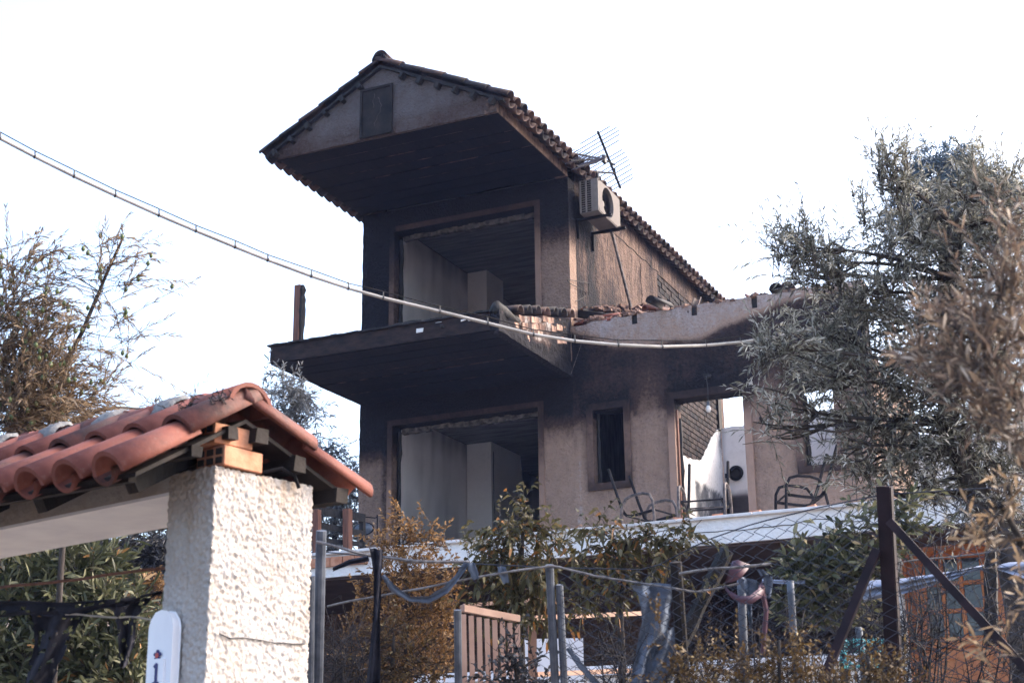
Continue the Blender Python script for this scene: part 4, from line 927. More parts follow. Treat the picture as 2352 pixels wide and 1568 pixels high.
def cloth(name, mat, label, cat, rows, d, nu=10, sub=5, wave=.03, holes=0.0, seed=0, thick=.003, kwave=9):
    "a hanging sheet lofted through rows of (left, right) edges, rippled, with a thickness"
    P = [(np.array(at(a, b_, d=d if not hasattr(d, '__len__') else d[i])), np.array(at(c, e, d=d if not hasattr(d, '__len__') else d[i]))) for i, (a, b_, c, e) in enumerate(rows)]
    L = []
    for i in range(len(P)-1):
        for k in range(sub): t = k/sub; L.append((P[i][0]*(1-t)+P[i+1][0]*t, P[i][1]*(1-t)+P[i+1][1]*t))
    L.append(P[-1]); o0 = (P[0][0]+P[0][1])/2; b = MB(); n = nu+1; rr = random.Random(seed)
    for s_ in (0, 1):
        for j, (a, e) in enumerate(L):
            for i in range(n):
                t = i/nu; p = a*(1-t)+e*t
                ww = wave*(math.sin(t*kwave+seed+j*.15)+.6*fbm(t*4, j*.25, seed)); jx = .006*fbm(j*.9, i*.9, seed+4)
                p = p - _f*(ww+s_*thick) + _r*jx; b.v.append(tuple(p-o0))
    m = len(L)*n; gone = set()
    for j in range(len(L)-1):
        for i in range(nu):
            if rr.random() < holes or (holes and fbm(i*.5, j*.5, seed+2) > .42): gone.add((i, j)); continue
            a = j*n+i; b.f += [(a, a+1, a+n+1, a+n), (m+a+n, m+a+n+1, m+a+1, m+a)]
    for j in range(len(L)-1):
        for i, e in ((0, 0), (nu-1, 1)):
            a = j*n+i+e
            if (i, j) not in gone: b.f.append((a, a+n, m+a+n, m+a))
    b.a = [0]*len(b.v); o = b.build(name, M[mat], None, smooth=True); o.location = o0; tag(o, label, cat); return o
cloth('shade_net', 'net', 'black shade net strip stretched across the gateway opening', 'net', [(-30, 1378, -30, 1420), (60, 1378, 60, 1412), (160, 1382, 160, 1420), (230, 1378, 228, 1398), (300, 1372, 298, 1388), (372, 1355, 372, 1362)], 6.0, 5, 6, .012, .02, 1)
cloth('torn_net', 'net', 'wide torn black net hanging under the strip in the gateway', 'net', [(72, 1398, 200, 1398), (80, 1430, 178, 1432), (78, 1480, 160, 1470), (62, 1530, 140, 1520), (48, 1600, 115, 1600)], 6.02, 14, 5, .03, .04, 2)
cloth('torn_net', 'net', 'narrow pointed scrap of black net hanging nearer the pillar', 'net', [(240, 1384, 352, 1370), (262, 1410, 318, 1412), (272, 1450, 312, 1448), (276, 1490, 306, 1482), (280, 1530, 288, 1530)], 6.02, 9, 5, .025, .05, 5)
cloth('burnt_strip', 'net', 'black burnt strip hanging straight down from the pale rope', 'rag', [(850, 1258, 880, 1262), (858, 1310, 876, 1312), (858, 1400, 874, 1402), (850, 1480, 874, 1482), (838, 1600, 874, 1600)], 7.3, 6, 6, .02, .0, 8)
cloth('hanging_rag', 'cloth', 'grey rag sagging in a loop below the pale rope', 'rag', [(876, 1322, 884, 1318), (898, 1358, 910, 1346), (940, 1382, 942, 1368), (985, 1386, 985, 1368), (1028, 1362, 1018, 1346), (1056, 1326, 1046, 1320), (1078, 1294, 1066, 1290)], 7.28, 4, 6, .012, .0, 3)
cloth('hanging_rag', 'net', 'dark rag end drooping left of the tall galvanised post', 'rag', [(765, 1302, 765, 1312), (800, 1285, 802, 1296), (846, 1275, 848, 1288)], 7.35, 3, 6, .01, .0, 4)
for k, (u, v, lab) in enumerate(((1080, 1292, 'small grey scrap on the rope beside the looped rag'), (1150, 1300, 'grey scrap pegged to the rope right of the smaller scrap'))):
    cloth('rag_scrap', 'cloth', lab, 'rag', [(u-8, v, u+12, v), (u-4, v+18, u+16, v+16), (u+6, v+40, u+20, v+36)], 7.27, 4, 3, .012, .0, 11+k)
cloth('hanging_trousers', 'cloth', 'burnt grey blue trousers pegged to the knotted rope', 'trousers', [(1446, 1342, 1552, 1338), (1464, 1362, 1548, 1360), (1470, 1390, 1542, 1392), (1474, 1420, 1540, 1424), (1468, 1450, 1534, 1456), (1462, 1490, 1502, 1498), (1450, 1560, 1490, 1568), (1440, 1610, 1480, 1610)], 7.05, 10, 5, .035, .0, 6)
cloth('trouser_leg', 'cloth', 'second burnt grey blue trouser leg slanting below the pegged trousers', 'trousers', [(1512, 1448, 1552, 1440), (1502, 1490, 1550, 1486), (1480, 1540, 1530, 1548), (1460, 1600, 1505, 1605)], 7.1, 8, 5, .03, .0, 9)
cloth('hanging_strap', 'cloth', 'grey strap slanting down from the double post', 'rag', [(1300, 1490, 1308, 1484), (1325, 1528, 1335, 1518), (1352, 1560, 1362, 1550), (1392, 1600, 1404, 1588)], 7.2, 3, 5, .012, .0, 15)
cloth('hanging_rag', 'cloth', 'grey rag caught on the short pipe beside the plum band', 'rag', [(1694, 1326, 1738, 1330), (1700, 1345, 1742, 1352), (1712, 1362, 1730, 1372), (1716, 1400, 1728, 1402), (1722, 1440, 1728, 1440)], 6.95, 6, 5, .02, .0, 12)
cloth('hanging_rag', 'cloth', 'ragged grey scrap hanging right of the plum band', 'rag', [(1738, 1308, 1752, 1306), (1752, 1330, 1776, 1326), (1756, 1350, 1776, 1348), (1760, 1372, 1770, 1372)], 6.95, 5, 5, .015, .03, 13)
cloth('tarp_sheet', 'tarp', 'pale blue tarpaulin twisted along a line in front of the orange door', 'tarpaulin', [(1960, 1345, 1985, 1385), (2010, 1334, 2010, 1376), (2070, 1330, 2072, 1362), (2140, 1318, 2142, 1340), (2200, 1308, 2200, 1322), (2262, 1296, 2262, 1304)], 7.6, 7, 6, .03, .0, 16, kwave=14)
cloth('tarp_sheet', 'tarp', 'pale blue tarpaulin corner at the edge, beyond the charred stake', 'tarpaulin', [(2286, 1300, 2288, 1306), (2320, 1292, 2325, 1318), (2400, 1286, 2402, 1345)], 7.5, 6, 6, .02, .0, 17)
cloth('tarp_sheet', 'tarp', 'thin pale twisted sheet between the plum band and the oleander', 'tarpaulin', [(1750, 1330, 1750, 1336), (1800, 1331, 1800, 1340), (1850, 1332, 1850, 1340)], 7.9, 3, 6, .01, .0, 18)
# plum plastic band: a bent open hoop
hp = empty('plastic_band', at(1705, 1330, d=6.9), label='bent plum coloured plastic band hung on the fence', cat='plastic band')
op = Vector(hp.location)
def bent_strip(nm, secs, dz_):
    b = MB(); n = len(secs)
    for s_ in (0, .006):
        for i, (a, c) in enumerate(secs):
            for q in (a, c): b.v.append(tuple(Vector(at(*q, d=6.9+dz_[i]+s_))-op))
    for i in range(n-1): b.f += [(2*i, 2*i+2, 2*i+3, 2*i+1), (2*n+2*i+1, 2*n+2*i+3, 2*n+2*i+2, 2*n+2*i), (2*i, 2*n+2*i, 2*n+2*i+2, 2*i+2), (2*i+1, 2*i+3, 2*n+2*i+3, 2*n+2*i+1)]
    b.a = [0]*len(b.v); b.build(nm, M['plum'], hp, smooth=True)
bent_strip('torn_plate', [((1663, 1340), (1682, 1288)), ((1678, 1337), (1694, 1284)), ((1692, 1332), (1712, 1292)), ((1702, 1328), (1726, 1296))], [0, -.03, -.02, .02])
bent_strip('band', [((1663, 1341), (1666, 1354)), ((1676, 1356), (1680, 1372)), ((1698, 1368), (1703, 1387)), ((1722, 1367), (1727, 1386)), ((1741, 1352), (1750, 1370)), ((1749, 1334), (1758, 1350))], [0, -.05, -.08, -.08, -.04, .02])
MB().tube([Vector(at(1748, 1344, d=6.9))-op, Vector(at(1760, 1400, d=6.95))-op, Vector(at(1752, 1500, d=7))-op], .012, 6).build('strap', M['plum'], hp)
# poles and burnt timbers behind the fence
def pole(u0, v0, u1, v1, d, r, m, label, nm='metal_pole', cat='pole', n_=10):
    a, b_ = Vector(at(u0, v0, d=d)), Vector(at(u1, v1, d=d)); o = MB(); k = 8
    o.tube([(b_-a)*(i/k) for i in range(k+1)], [r*(1+(random.uniform(-.18, .18) if m == 'char' else 0)) for _ in range(k+1)], n_)
    ob = o.build(nm, M[m], None, smooth=m != 'char'); ob.location = a; tag(ob, label, cat)
pole(1670, 1262, 1500, 1610, 8.8, .042, 'char', 'charred beam leaning at a slant under the terrace', 'charred_beam', 'beam', 6)
pole(1702, 1326, 1713, 1600, 7.3, .020, 'galv', 'grey metal pole holding up the rag and plum band')
pole(1815, 1334, 1832, 1600, 7.6, .018, 'galv', 'grey metal pole inside the oleander leaves')
pole(1972, 1440, 1990, 1600, 7.6, .018, 'galv', 'short grey metal pole beside the slanting brace')
pole(2275, 1262, 2278, 1480, 7.0, .032, 'char', 'charred stake standing in front of the orange door', 'charred_stake', 'stake', 6)

# slatted salmon gate leaf and rails behind the fence
sg = empty('slatted_gate', at(1060, 1560, d=7.9), label='salmon painted slatted metal gate leaf standing half open', cat='gate')
so_ = Vector(sg.location); dl, dr_ = 7.8, 8.15
gtl, gtr = Vector(at(1062, 1396, d=dl)), Vector(at(1190, 1420, d=dr_))
MB().bar(gtl-so_, gtr-so_, .03, .035).build('top_rail', M['beigepaint'], sg)
down = Vector((.03, 0, -1.6))
for i in range(8):
    p = gtl.lerp(gtr, (i+.08)/7.2)-so_; MB().bar(p+Vector((0, 0, -.03)), p+down, .026 if i else .03, .010, (0.6, -.8, 0)).build('slat', M['beigepaint'], sg)
pr_ = empty('salmon_rails', at(1225, 1560, d=9.6), label='thin salmon painted rails and post beyond the slatted gate', cat='railing'); po_ = Vector(pr_.location)
def prb(nm, a, b_, w_): MB().bar(Vector(at(*a[:2], d=a[2]))-po_, Vector(at(*b_[:2], d=b_[2]))-po_, w_, w_).build(nm, M['beigepaint'], pr_)
prb('rail', (1064, 1390, 9.5), (1262, 1374, 9.7), .022); prb('post', (1222, 1416, 9.6), (1224, 1620, 9.6), .055); prb('rail', (1228, 1418, 9.6), (1470, 1408, 10.2), .028); prb('rail', (1232, 1548, 9.6), (1470, 1538, 10.2), .03)
wb = MB().box((0, 0, -.35), (.42, .04, .9), Matrix.Rotation(.4, 3, 'Z')).build('white_board', M['whitepaint']); wb.location = at(1270, 1500, d=10.5); tag(wb, 'pale upright board behind the double fence post', 'board')
lw = empty('low_wall', at(1300, 1590, d=11.5), label='low rendered wall with white coping under the terrace', cat='wall'); lo_ = Vector(lw.location)
a, b_ = Vector(at(960, 1562, d=11.9))-lo_, Vector(at(2000, 1512, d=11.0))-lo_
MB().bar(a, b_, .22, .07).build('coping', M['whitepaint'], lw); MB().bar(a+Vector((0, .03, -.55)), b_+Vector((0, .03, -.55)), .16, 1.02).build('wall', M['white'], lw)
crumple = MB()
tq = Vector(at(1985, 1500, d=7.4))
for i in range(26):
    crumple.tube([(.08*math.cos(i*.9+k*.5)*(1+.2*k), .05*math.sin(k+i), .07*math.sin(i*1.3+k*.6)) for k in range(4)], .003, 3)
co = crumple.build('net_bag', M['turquoise']); co.location = tq; tag(co, 'crumpled turquoise plastic net behind the slanting brace', 'net')
# ------------------------------------------------------------------ plants
def np_mesh(name, v, f, mat, tint=None, smooth=False):
    me = bpy.data.meshes.new(name); nv, nf, k = len(v), len(f), f.shape[1]
    me.vertices.add(nv); me.vertices.foreach_set('co', np.ascontiguousarray(v, dtype=np.float32).ravel())
    me.loops.add(nf*k); me.loops.foreach_set('vertex_index', np.ascontiguousarray(f, dtype=np.int32).ravel())
    me.polygons.add(nf); me.polygons.foreach_set('loop_start', np.arange(0, nf*k, k, dtype=np.int32))
    me.update(calc_edges=True); me.materials.append(mat)
    if tint is not None:
        a = me.attributes.new('tint', 'FLOAT', 'POINT'); a.data.foreach_set('value', np.ascontiguousarray(tint, dtype=np.float32))
    if smooth: me.polygons.foreach_set('use_smooth', np.ones(nf, dtype=bool))
    return me
def nrm(a): return a/np.maximum(np.linalg.norm(a, axis=-1, keepdims=True), 1e-9)
def rdir(n): return nrm(rng.normal(size=(n, 3)))

def leaves(pos, dirn, L, Wd, droop=.15, fold=.25, tint=None):
    "folded lance-shaped leaves: six vertices, four triangles each"
    n = len(pos); side = nrm(np.cross(dirn, rdir(n))); up = np.cross(side, dirn)
    L = L[:, None]; Wd = Wd[:, None]
    b = pos; m1 = pos+dirn*L*.35; m2 = pos+dirn*L*.72 - np.array([0, 0, 1])*L*droop*.5; t = pos+dirn*L*.98 - np.array([0, 0, 1])*L*droop
    f_ = up*Wd*fold
    v = np.stack([b, m1+side*Wd*.5+f_, m1-side*Wd*.5+f_, m2+side*Wd*.42+f_*.8, m2-side*Wd*.42+f_*.8, t], 1).reshape(-1, 3)
    i = (np.arange(n)*6)[:, None, None]; tri = np.array([[0, 1, 2], [1, 3, 2], [2, 3, 4], [3, 5, 4]])[None]
    f = (tri+i).reshape(-1, 3)
    if tint is None: tint = rng.random(n)
    return v, f, np.repeat(tint, 6)

def tubes(P, r0, r1):
    "P: (n, k, 3) polylines -> three sided tapering twigs"
    n, k, _ = P.shape; T = np.gradient(P, axis=1); T = nrm(T); ref = np.array([.31, .22, .92]); x = nrm(np.cross(T, ref)); y = np.cross(T, x)
    r = (np.linspace(0, 1, k)[None, :]*(np.asarray(r1)-np.asarray(r0)).reshape(-1, 1)+np.asarray(r0).reshape(-1, 1))*np.ones((n, 1))
    ring = [P+(x*math.cos(a)+y*math.sin(a))*r[..., None] for a in (0, 2.094, 4.188)]
    v = np.stack(ring, 2).reshape(-1, 3)
    base = (np.arange(n)*k*3)[:, None, None, None]; s = (np.arange(k-1)*3)[None, :, None, None]
    q = np.array([[0, 1, 4, 3], [1, 2, 5, 4], [2, 0, 3, 5]])[None, None]
    return v, (base+s+q).reshape(-1, 4)

def blob_points(blobs, per):
    "blobs: (u, v, depth, radius_u, radius_v[, weight]) -> twig roots, blob centres"
    roots, outs = [], []
    for bl_ in blobs:
        u, v, d, ru, rv = bl_[:5]; wgt = bl_[5] if len(bl_) > 5 else 1.0
        n = max(3, int(per*wgt*(ru*rv)/10000)); c = at(u, v, d=d); sc = d/FPX
        g = rdir(n)*(rng.random((n, 1))**.45)
        off = (g[:, :1]*ru*sc)*_r + (g[:, 1:2]*rv*sc)*_u + (g[:, 2:]*(ru+rv)/2*sc)*_f
        roots.append(c+off); outs.append(nrm(off))
    return np.concatenate(roots), np.concatenate(outs)

def foliage(name, label, cat, blobs, per, twig, n_leaf, leafL, leafW, mat, tmat, trunk, up=.5, out=.6, droop_t=.25, droop_l=.15, spread=.8, group=None, tint=None, base=None, fruit=None, limb_r=.02, tw_r=.0028, seed=1, limbs=True, bias=None, align=1.0):
    global rng
    rng = np.random.default_rng(seed)
    roots, outs = blob_points(blobs, per); n = len(roots)
    d = nrm(outs*out + np.array([0, 0, up]) + rdir(n)*spread + (np.array(bias) if bias is not None else 0))
    L = twig*(.6+.8*rng.random(n)); k = 6; t = np.linspace(0, 1, k)[None, :, None]
    bend = (np.array([0, 0, -1])*droop_t + rdir(n)*.25)*L[:, None]
    P = roots[:, None]-d[:, None]*L[:, None, None]*.35 + d[:, None]*L[:, None, None]*t + bend[:, None]*t**2
    o = np.array(base if base is not None else trunk[0]); tr = empty(name, o, 0, label, cat, group)
    tv, tf = tubes(P-o, np.full(n, tw_r), np.full(n, tw_r*.35)); sb = link('twigs', np_mesh('twigs', tv, tf, tmat), tr); tag(sb, kind='stuff')
    # leaves along every twig
    tt = (np.arange(n_leaf)+rng.random((n, n_leaf)))/n_leaf*.92+.08
    j = np.clip((tt*(k-1)).astype(int), 0, k-2); fr = tt*(k-1)-j; ii = np.arange(n)[:, None]
    pos = P[ii, j]*(1-fr[..., None])+P[ii, j+1]*fr[..., None]; tan = nrm(P[ii, j+1]-P[ii, j])
    ld = nrm(tan*align + rdir(n*n_leaf).reshape(n, n_leaf, 3)*.8)
    pos = pos.reshape(-1, 3)-o; ld = ld.reshape(-1, 3); m = len(pos)
    ti = np.clip(rng.normal(.48, .22, m)+np.repeat(rng.normal(0, .12, n), n_leaf), 0, 1) if tint is None else tint(m)
    v, f, ta = leaves(pos, ld, leafL*(.65+.6*rng.random(m)), leafW*(.7+.5*rng.random(m)), droop_l, .22, ti)
    link('crown' if label else 'shoots', np_mesh('crown', v, f, mat, ta), tr)
    # trunk, limbs to each blob
    if trunk is not None:
        tp = [Vector(p)-Vector(o) for p in trunk]; nn = len(tp)
        fine = []; 
        for a, b in zip(tp, tp[1:]):
            for q in range(4): fine.append(a.lerp(b, q/4)+Vector((fbm(q+a.x, a.y), fbm(a.z, q*1.3), 0))*limb_r*.5)
        fine.append(tp[-1]); rr = [limb_r*(2.2-1.5*i/(len(fine)-1)) for i in range(len(fine))]
        MB().tube(fine, rr, 9).build('trunk', M['bark'], tr, smooth=True)
        if limbs:
            LP, R0 = [], []
            for bl_ in blobs:
                c = np.array(at(*bl_[:2], d=bl_[2])); tgt = c-o
                s = np.array(min(fine, key=lambda q: (q-Vector(tgt)).length+.6*max(0, q.z-tgt[2])))
                mid = (s+tgt)/2+np.array([0, 0, .15*np.linalg.norm(tgt-s)])*rng.normal(.3, .5)+rng.normal(0, .06, 3)*np.linalg.norm(tgt-s)
                tq = np.linspace(0, 1, 8)[:, None]; LP.append((1-tq)**2*s+2*tq*(1-tq)*mid+tq**2*tgt); R0.append(limb_r*.36)
                for _ in range(5):
                    e = tgt+rng.normal(0, 1, 3)*np.array([1, 1, 1])*(bl_[3]+bl_[4])/2*bl_[2]/FPX*.55; a0 = LP[-1 if _ == 0 else -1-_][5]
                    LP.append(a0*(1-tq)+e*tq+np.sin(tq*3.14)*rng.normal(0, .03, 3)); R0.append(limb_r*.22)
            lv, lf = tubes(np.array(LP), np.array(R0), np.array(R0)*.3); tag(link('branches', np_mesh('branches', lv, lf, M['bark']), tr), kind='stuff')
    if fruit:
        nf_, fm, fr_ = fruit; sel = rng.choice(m, nf_, replace=False); fb = MB()
        for q in pos[sel]:
            q = q+np.array([0, 0, -.02])
            fb.tube([q+np.array([0, 0, .011])*fr_/.008, q+np.array([0, 0, .004])*fr_/.008, q-np.array([0, 0, .004])*fr_/.008, q-np.array([0, 0, .011])*fr_/.008], [fr_*.35, fr_, fr_, fr_*.3], 5)
        tag(link('fruit', fb.mesh('fruit', fm, True), tr), kind='stuff')
    return tr
A_ = lambda u, v, d: tuple(at(u, v, d=d))

# big olive on the right
OD = 9.0
ob = [(2050, 400, OD, 45, 90, .6), (2120, 480, OD+.3, 80, 85, .55), (2240, 440, OD+.1, 85, 80, .75), (2330, 480, OD, 70, 110), (2060, 560, OD, 80, 90), (2180, 590, OD+.2, 120, 110), (2310, 640, OD, 90, 130),
      (1835, 570, OD-.2, 60, 48, 1.3), (1890, 610, OD-.1, 60, 48, 1.2), (1830, 620, OD, 45, 25, .6), (1985, 680, OD, 90, 70), (2110, 730, OD+.2, 120, 90), (2270, 780, OD+.2, 120, 110), (1900, 770, OD, 70, 60, .9),
      (1790, 800, OD-.4, 55, 42, .9), (1870, 860, OD-.2, 75, 50, .6), (1990, 850, OD, 110, 80), (2140, 880, OD, 120, 100), (2290, 930, OD+.1, 110, 110),
      (1775, 925, OD-.3, 50, 50, .6), (1890, 960, OD-.2, 65, 40, .3), (2010, 970, OD, 110, 70), (2160, 1010, OD, 120, 80), (2300, 1060, OD, 90, 80), (1775, 985, OD-.3, 35, 25, .45),
      (1930, 1035, OD-.2, 45, 25, .35), (2000, 1070, OD, 90, 50), (2120, 1110, OD, 90, 45, .8), (2230, 1140, OD, 80, 60), (2010, 1140, OD, 40, 30, .3), (2330, 1180, OD, 60, 60)]
OT = foliage('olive_tree', 'large grey green olive tree covering the end of the wing', 'tree', ob, 118, .42, 27, .052, .0076, M['olive'], M['twig'],
        [A_(2400, 1750, OD-.2)[:2]+(-4.6,), A_(2360, 1480, OD-.2), A_(2325, 1270, OD-.1), A_(2240, 1130, OD), A_(2180, 960, OD), A_(2180, 760, OD+.1), A_(2190, 520, OD+.1)], up=.6, out=.5, droop_t=.35, spread=.6, align=1.2, limb_r=.055, fruit=(420, M['dark_fruit'], .009), seed=11)
SP = [(2025, 330, OD, 10, 45, 5), (2050, 345, OD, 10, 40, 4), (2080, 350, OD, 12, 35, 4), (1985, 430, OD, 10, 40, 3), (2235, 340, OD, 12, 45, 5), (2260, 370, OD, 14, 30, 4), (2300, 380, OD, 14, 30, 4), (1785, 520, OD-.2, 10, 30, 4), (1825, 520, OD-.2, 12, 30, 4), (1860, 505, OD-.2, 10, 35, 4), (1905, 540, OD-.1, 10, 30, 4), (1930, 580, OD-.1, 12, 30, 4), (1745, 770, OD-.4, 16, 20, 3), (1760, 740, OD-.4, 14, 20, 3), (1800, 745, OD-.4, 12, 22, 4)]
sh = foliage('olive_shoots', None, None, [(a, b+58, *c) for a, b, *c in SP], 70, .36, 20, .058, .0085, M['olive'], M['twig'], None, up=1.6, out=.1, droop_t=.05, spread=.35, seed=12, base=tuple(OT.location))
for ch in list(sh.children): ch.parent = OT
bpy.data.objects.remove(sh)
# pine far behind it
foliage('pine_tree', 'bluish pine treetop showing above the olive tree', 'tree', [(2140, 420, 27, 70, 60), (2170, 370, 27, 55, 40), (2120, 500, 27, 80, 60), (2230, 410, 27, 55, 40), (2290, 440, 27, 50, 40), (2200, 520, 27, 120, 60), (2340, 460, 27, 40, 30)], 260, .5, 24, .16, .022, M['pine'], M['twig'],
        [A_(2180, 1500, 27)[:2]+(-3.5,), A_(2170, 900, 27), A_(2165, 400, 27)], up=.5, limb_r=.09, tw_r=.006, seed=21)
# scorched branch close to the camera
NB_ = [(2330, 620, 3.5, 45, 80), (2280, 690, 3.5, 60, 90), (2340, 760, 3.4, 60, 100), (2210, 760, 3.5, 50, 70, .8), (2240, 840, 3.4, 80, 70), (2130, 830, 3.5, 55, 45, .7), (2190, 900, 3.4, 80, 50, .9), (2310, 890, 3.3, 60, 80), (2270, 970, 3.4, 90, 50, .8), (2340, 1010, 3.3, 50, 70)]
foliage('scorched_branch', 'blurred reddish brown scorched branch reaching in at the edge, close up', 'branch', NB_, 27, .26, 22, .046, .0062, M['brown_leaf'], M['twig'],
        [A_(2620, 1560, 3.3)[:2]+(-4.6,), A_(2520, 1250, 3.3), A_(2420, 1000, 3.35), A_(2330, 900, 3.4), A_(2260, 840, 3.4)], up=.55, out=.3, droop_t=.12, limb_r=.010, tw_r=.0014, seed=31, bias=(-.15, 0, .7))
NB2 = [(2330, 1120, 3.6, 50, 50, .6), (2280, 1170, 3.6, 50, 40, .5), (2330, 1250, 3.6, 55, 60, .6), (2250, 1230, 3.7, 40, 35, .4), (2350, 1380, 3.6, 50, 90, .5), (2320, 1500, 3.6, 60, 70, .45)]
foliage('dry_branch', 'blurred pale grey dry branch low at the edge, close up', 'branch', NB2, 14, .19, 11, .050, .0076, M['olive_dry'], M['twig'],
        [A_(2600, 1660, 3.5)[:2]+(-4.6,), A_(2520, 1500, 3.5), A_(2430, 1350, 3.55), A_(2350, 1250, 3.6), A_(2300, 1160, 3.6)], up=.5, out=.3, droop_t=.15, limb_r=.009, tw_r=.0017, seed=32, bias=(-.3, 0, .1))
# scorched olive on the left
lb = [(20, 600, 8.0, 35, 55, .5), (70, 600, 8.0, 45, 50, .55), (30, 690, 8.0, 55, 70, .8), (95, 690, 8.0, 50, 60, .7), (20, 790, 8.0, 70, 80, 1.4), (100, 800, 8.0, 55, 65, 1.0), (30, 890, 8.0, 80, 80, 1.7), (120, 890, 7.9, 70, 70, 1.4), (50, 960, 7.8, 100, 60, 1.8), (150, 960, 8.0, 60, 50, 1.4), (170, 900, 8, 40, 40, .4),
      (262, 560, 8.1, 28, 32, .6), (290, 590, 8.1, 35, 25, .6), (250, 620, 8.1, 35, 35, .7), (290, 650, 8.1, 40, 25, .5), (235, 680, 8.1, 22, 25, .35), (290, 720, 8.1, 40, 22, .45), (300, 780, 8.1, 26, 35, .4), (215, 790, 8.1, 35, 30, .35), (260, 850, 8.1, 45, 30, .4), (230, 910, 8.1, 45, 30, .4), (120, 620, 8, 30, 25, .25)]
foliage('scorched_olive_tree', 'scorched brown olive tree behind the gateway roof', 'tree', lb, 105, .40, 30, .056, .0058, M['olive_dry'], M['twig'],
        [A_(-60, 1700, 8.0)[:2]+(-4.4,), A_(-10, 1300, 8.0), A_(40, 1040, 8.0), A_(110, 900, 8.0), A_(190, 760, 8.05), A_(240, 640, 8.1), A_(285, 540, 8.1)], up=.5, out=.5, droop_t=.25, limb_r=.0095, tw_r=.002, fruit=(260, M['green_fruit'], .011), seed=41, bias=(.6, .25, .3), align=1.7)
lt = [(345, 945, 9.5, 40, 22, .4), (400, 920, 9.5, 40, 20, .4), (430, 900, 9.5, 25, 15, .3), (370, 930, 9.5, 60, 15, .3)]
foliage('thin_branch', 'thin bare branch with few leaves rising behind the ridge tiles', 'branch', lt, 160, .22, 9, .05, .008, M['far_leaf'], M['twig'],
        [A_(150, 1300, 8.6)[:2]+(-4.0,), A_(160, 1000, 8.8), A_(200, 945, 9), A_(270, 936, 9.3), A_(350, 940, 9.5)], up=.2, limb_r=.009, tw_r=.0017, seed=42)
# background trees left of the house
foliage('slender_tree', 'slender grey tree between the gateway ridge and the balcony', 'tree', [(620, 890, 19, 30, 30, .4), (660, 870, 19, 30, 30, .5), (685, 910, 19, 38, 40), (665, 950, 19, 45, 35), (705, 960, 19, 30, 35, .7), (640, 930, 19, 35, 40, .6), (690, 1000, 19, 25, 30, .4)], 230, .42, 20, .085, .016, M['far_leaf'], M['twig'],
        [A_(705, 1500, 19)[:2]+(-2.5,), A_(703, 1180, 19), A_(700, 1060, 19), A_(680, 980, 19), A_(672, 890, 19)], up=.6, limb_r=.025, tw_r=.004, seed=51, droop_t=.2)
foliage('grey_tree', 'grey thinly leaved tree beside the lower corner of the house', 'tree', [(750, 1040, 24, 35, 35), (790, 1080, 24, 40, 40), (735, 1090, 24, 35, 45), (780, 1150, 24, 50, 40), (810, 1120, 24, 30, 50), (745, 1170, 24, 50, 40), (720, 1010, 24, 22, 20, .5), (760, 1230, 24, 70, 40), (800, 1200, 24, 40, 40)], 260, .45, 18, .09, .018, M['far_leaf'], M['twig'],
        [A_(770, 1450, 24)[:2]+(-1.2,), A_(770, 1280, 24), A_(768, 1150, 24), A_(760, 1050, 24)], up=.5, limb_r=.03, tw_r=.005, seed=52)
foliage('ashen_tree', 'dark ash covered tree seen under the gateway beam', 'tree', [(330, 1260, 16, 70, 45), (420, 1270, 16, 90, 50), (250, 1300, 16, 70, 60), (340, 1330, 16, 70, 40), (430, 1350, 16, 70, 60), (180, 1250, 16, 60, 40), (90, 1260, 16, 70, 40), (20, 1300, 16, 60, 60)], 420, .4, 22, .07, .014, M['ash_leaf'], M['burnt_twig'],
        [A_(330, 1700, 16)[:2]+(-3.0,), A_(335, 1450, 16), A_(340, 1300, 16)], up=.4, limb_r=.04, tw_r=.004, seed=53)
foliage('oleander_bush', 'green oleander bush filling the gateway opening behind the net', 'bush', [(40, 1320, 10.5, 70, 45), (150, 1310, 10.5, 70, 45), (240, 1300, 10.6, 40, 35, .7), (60, 1400, 10.3, 90, 60), (190, 1390, 10.3, 90, 55), (300, 1400, 10.5, 50, 50, .8), (50, 1500, 10.1, 90, 70), (180, 1500, 10.1, 90, 70), (300, 1490, 10.2, 60, 60), (100, 1580, 10, 120, 50), (280, 1580, 10, 90, 50)], 165, .30, 15, .115, .021, M['oleander'], M['twig'],
        [A_(150, 1750, 10.3)[:2]+(-4.2,), A_(150, 1600, 10.3), A_(150, 1400, 10.3)], up=.75, out=.35, droop_t=.1, droop_l=.12, limb_r=.018, seed=54)
foliage('orange_sapling', 'dry orange sapling tips behind the net near the pillar', 'shrub', [(345, 1340, 11.5, 18, 35, 1.2), (370, 1360, 11.5, 22, 22, 1.0), (318, 1370, 11.5, 22, 22, .7), (350, 1420, 11.5, 30, 40, .6), (262, 1320, 11.5, 22, 14, .7)], 520, .18, 16, .028, .011, M['orange_leaf'], M['burnt_twig'],
        [A_(345, 1700, 11.5)[:2]+(-4.0,), A_(345, 1480, 11.5), A_(345, 1350, 11.5)], up=.7, limb_r=.01, seed=55)
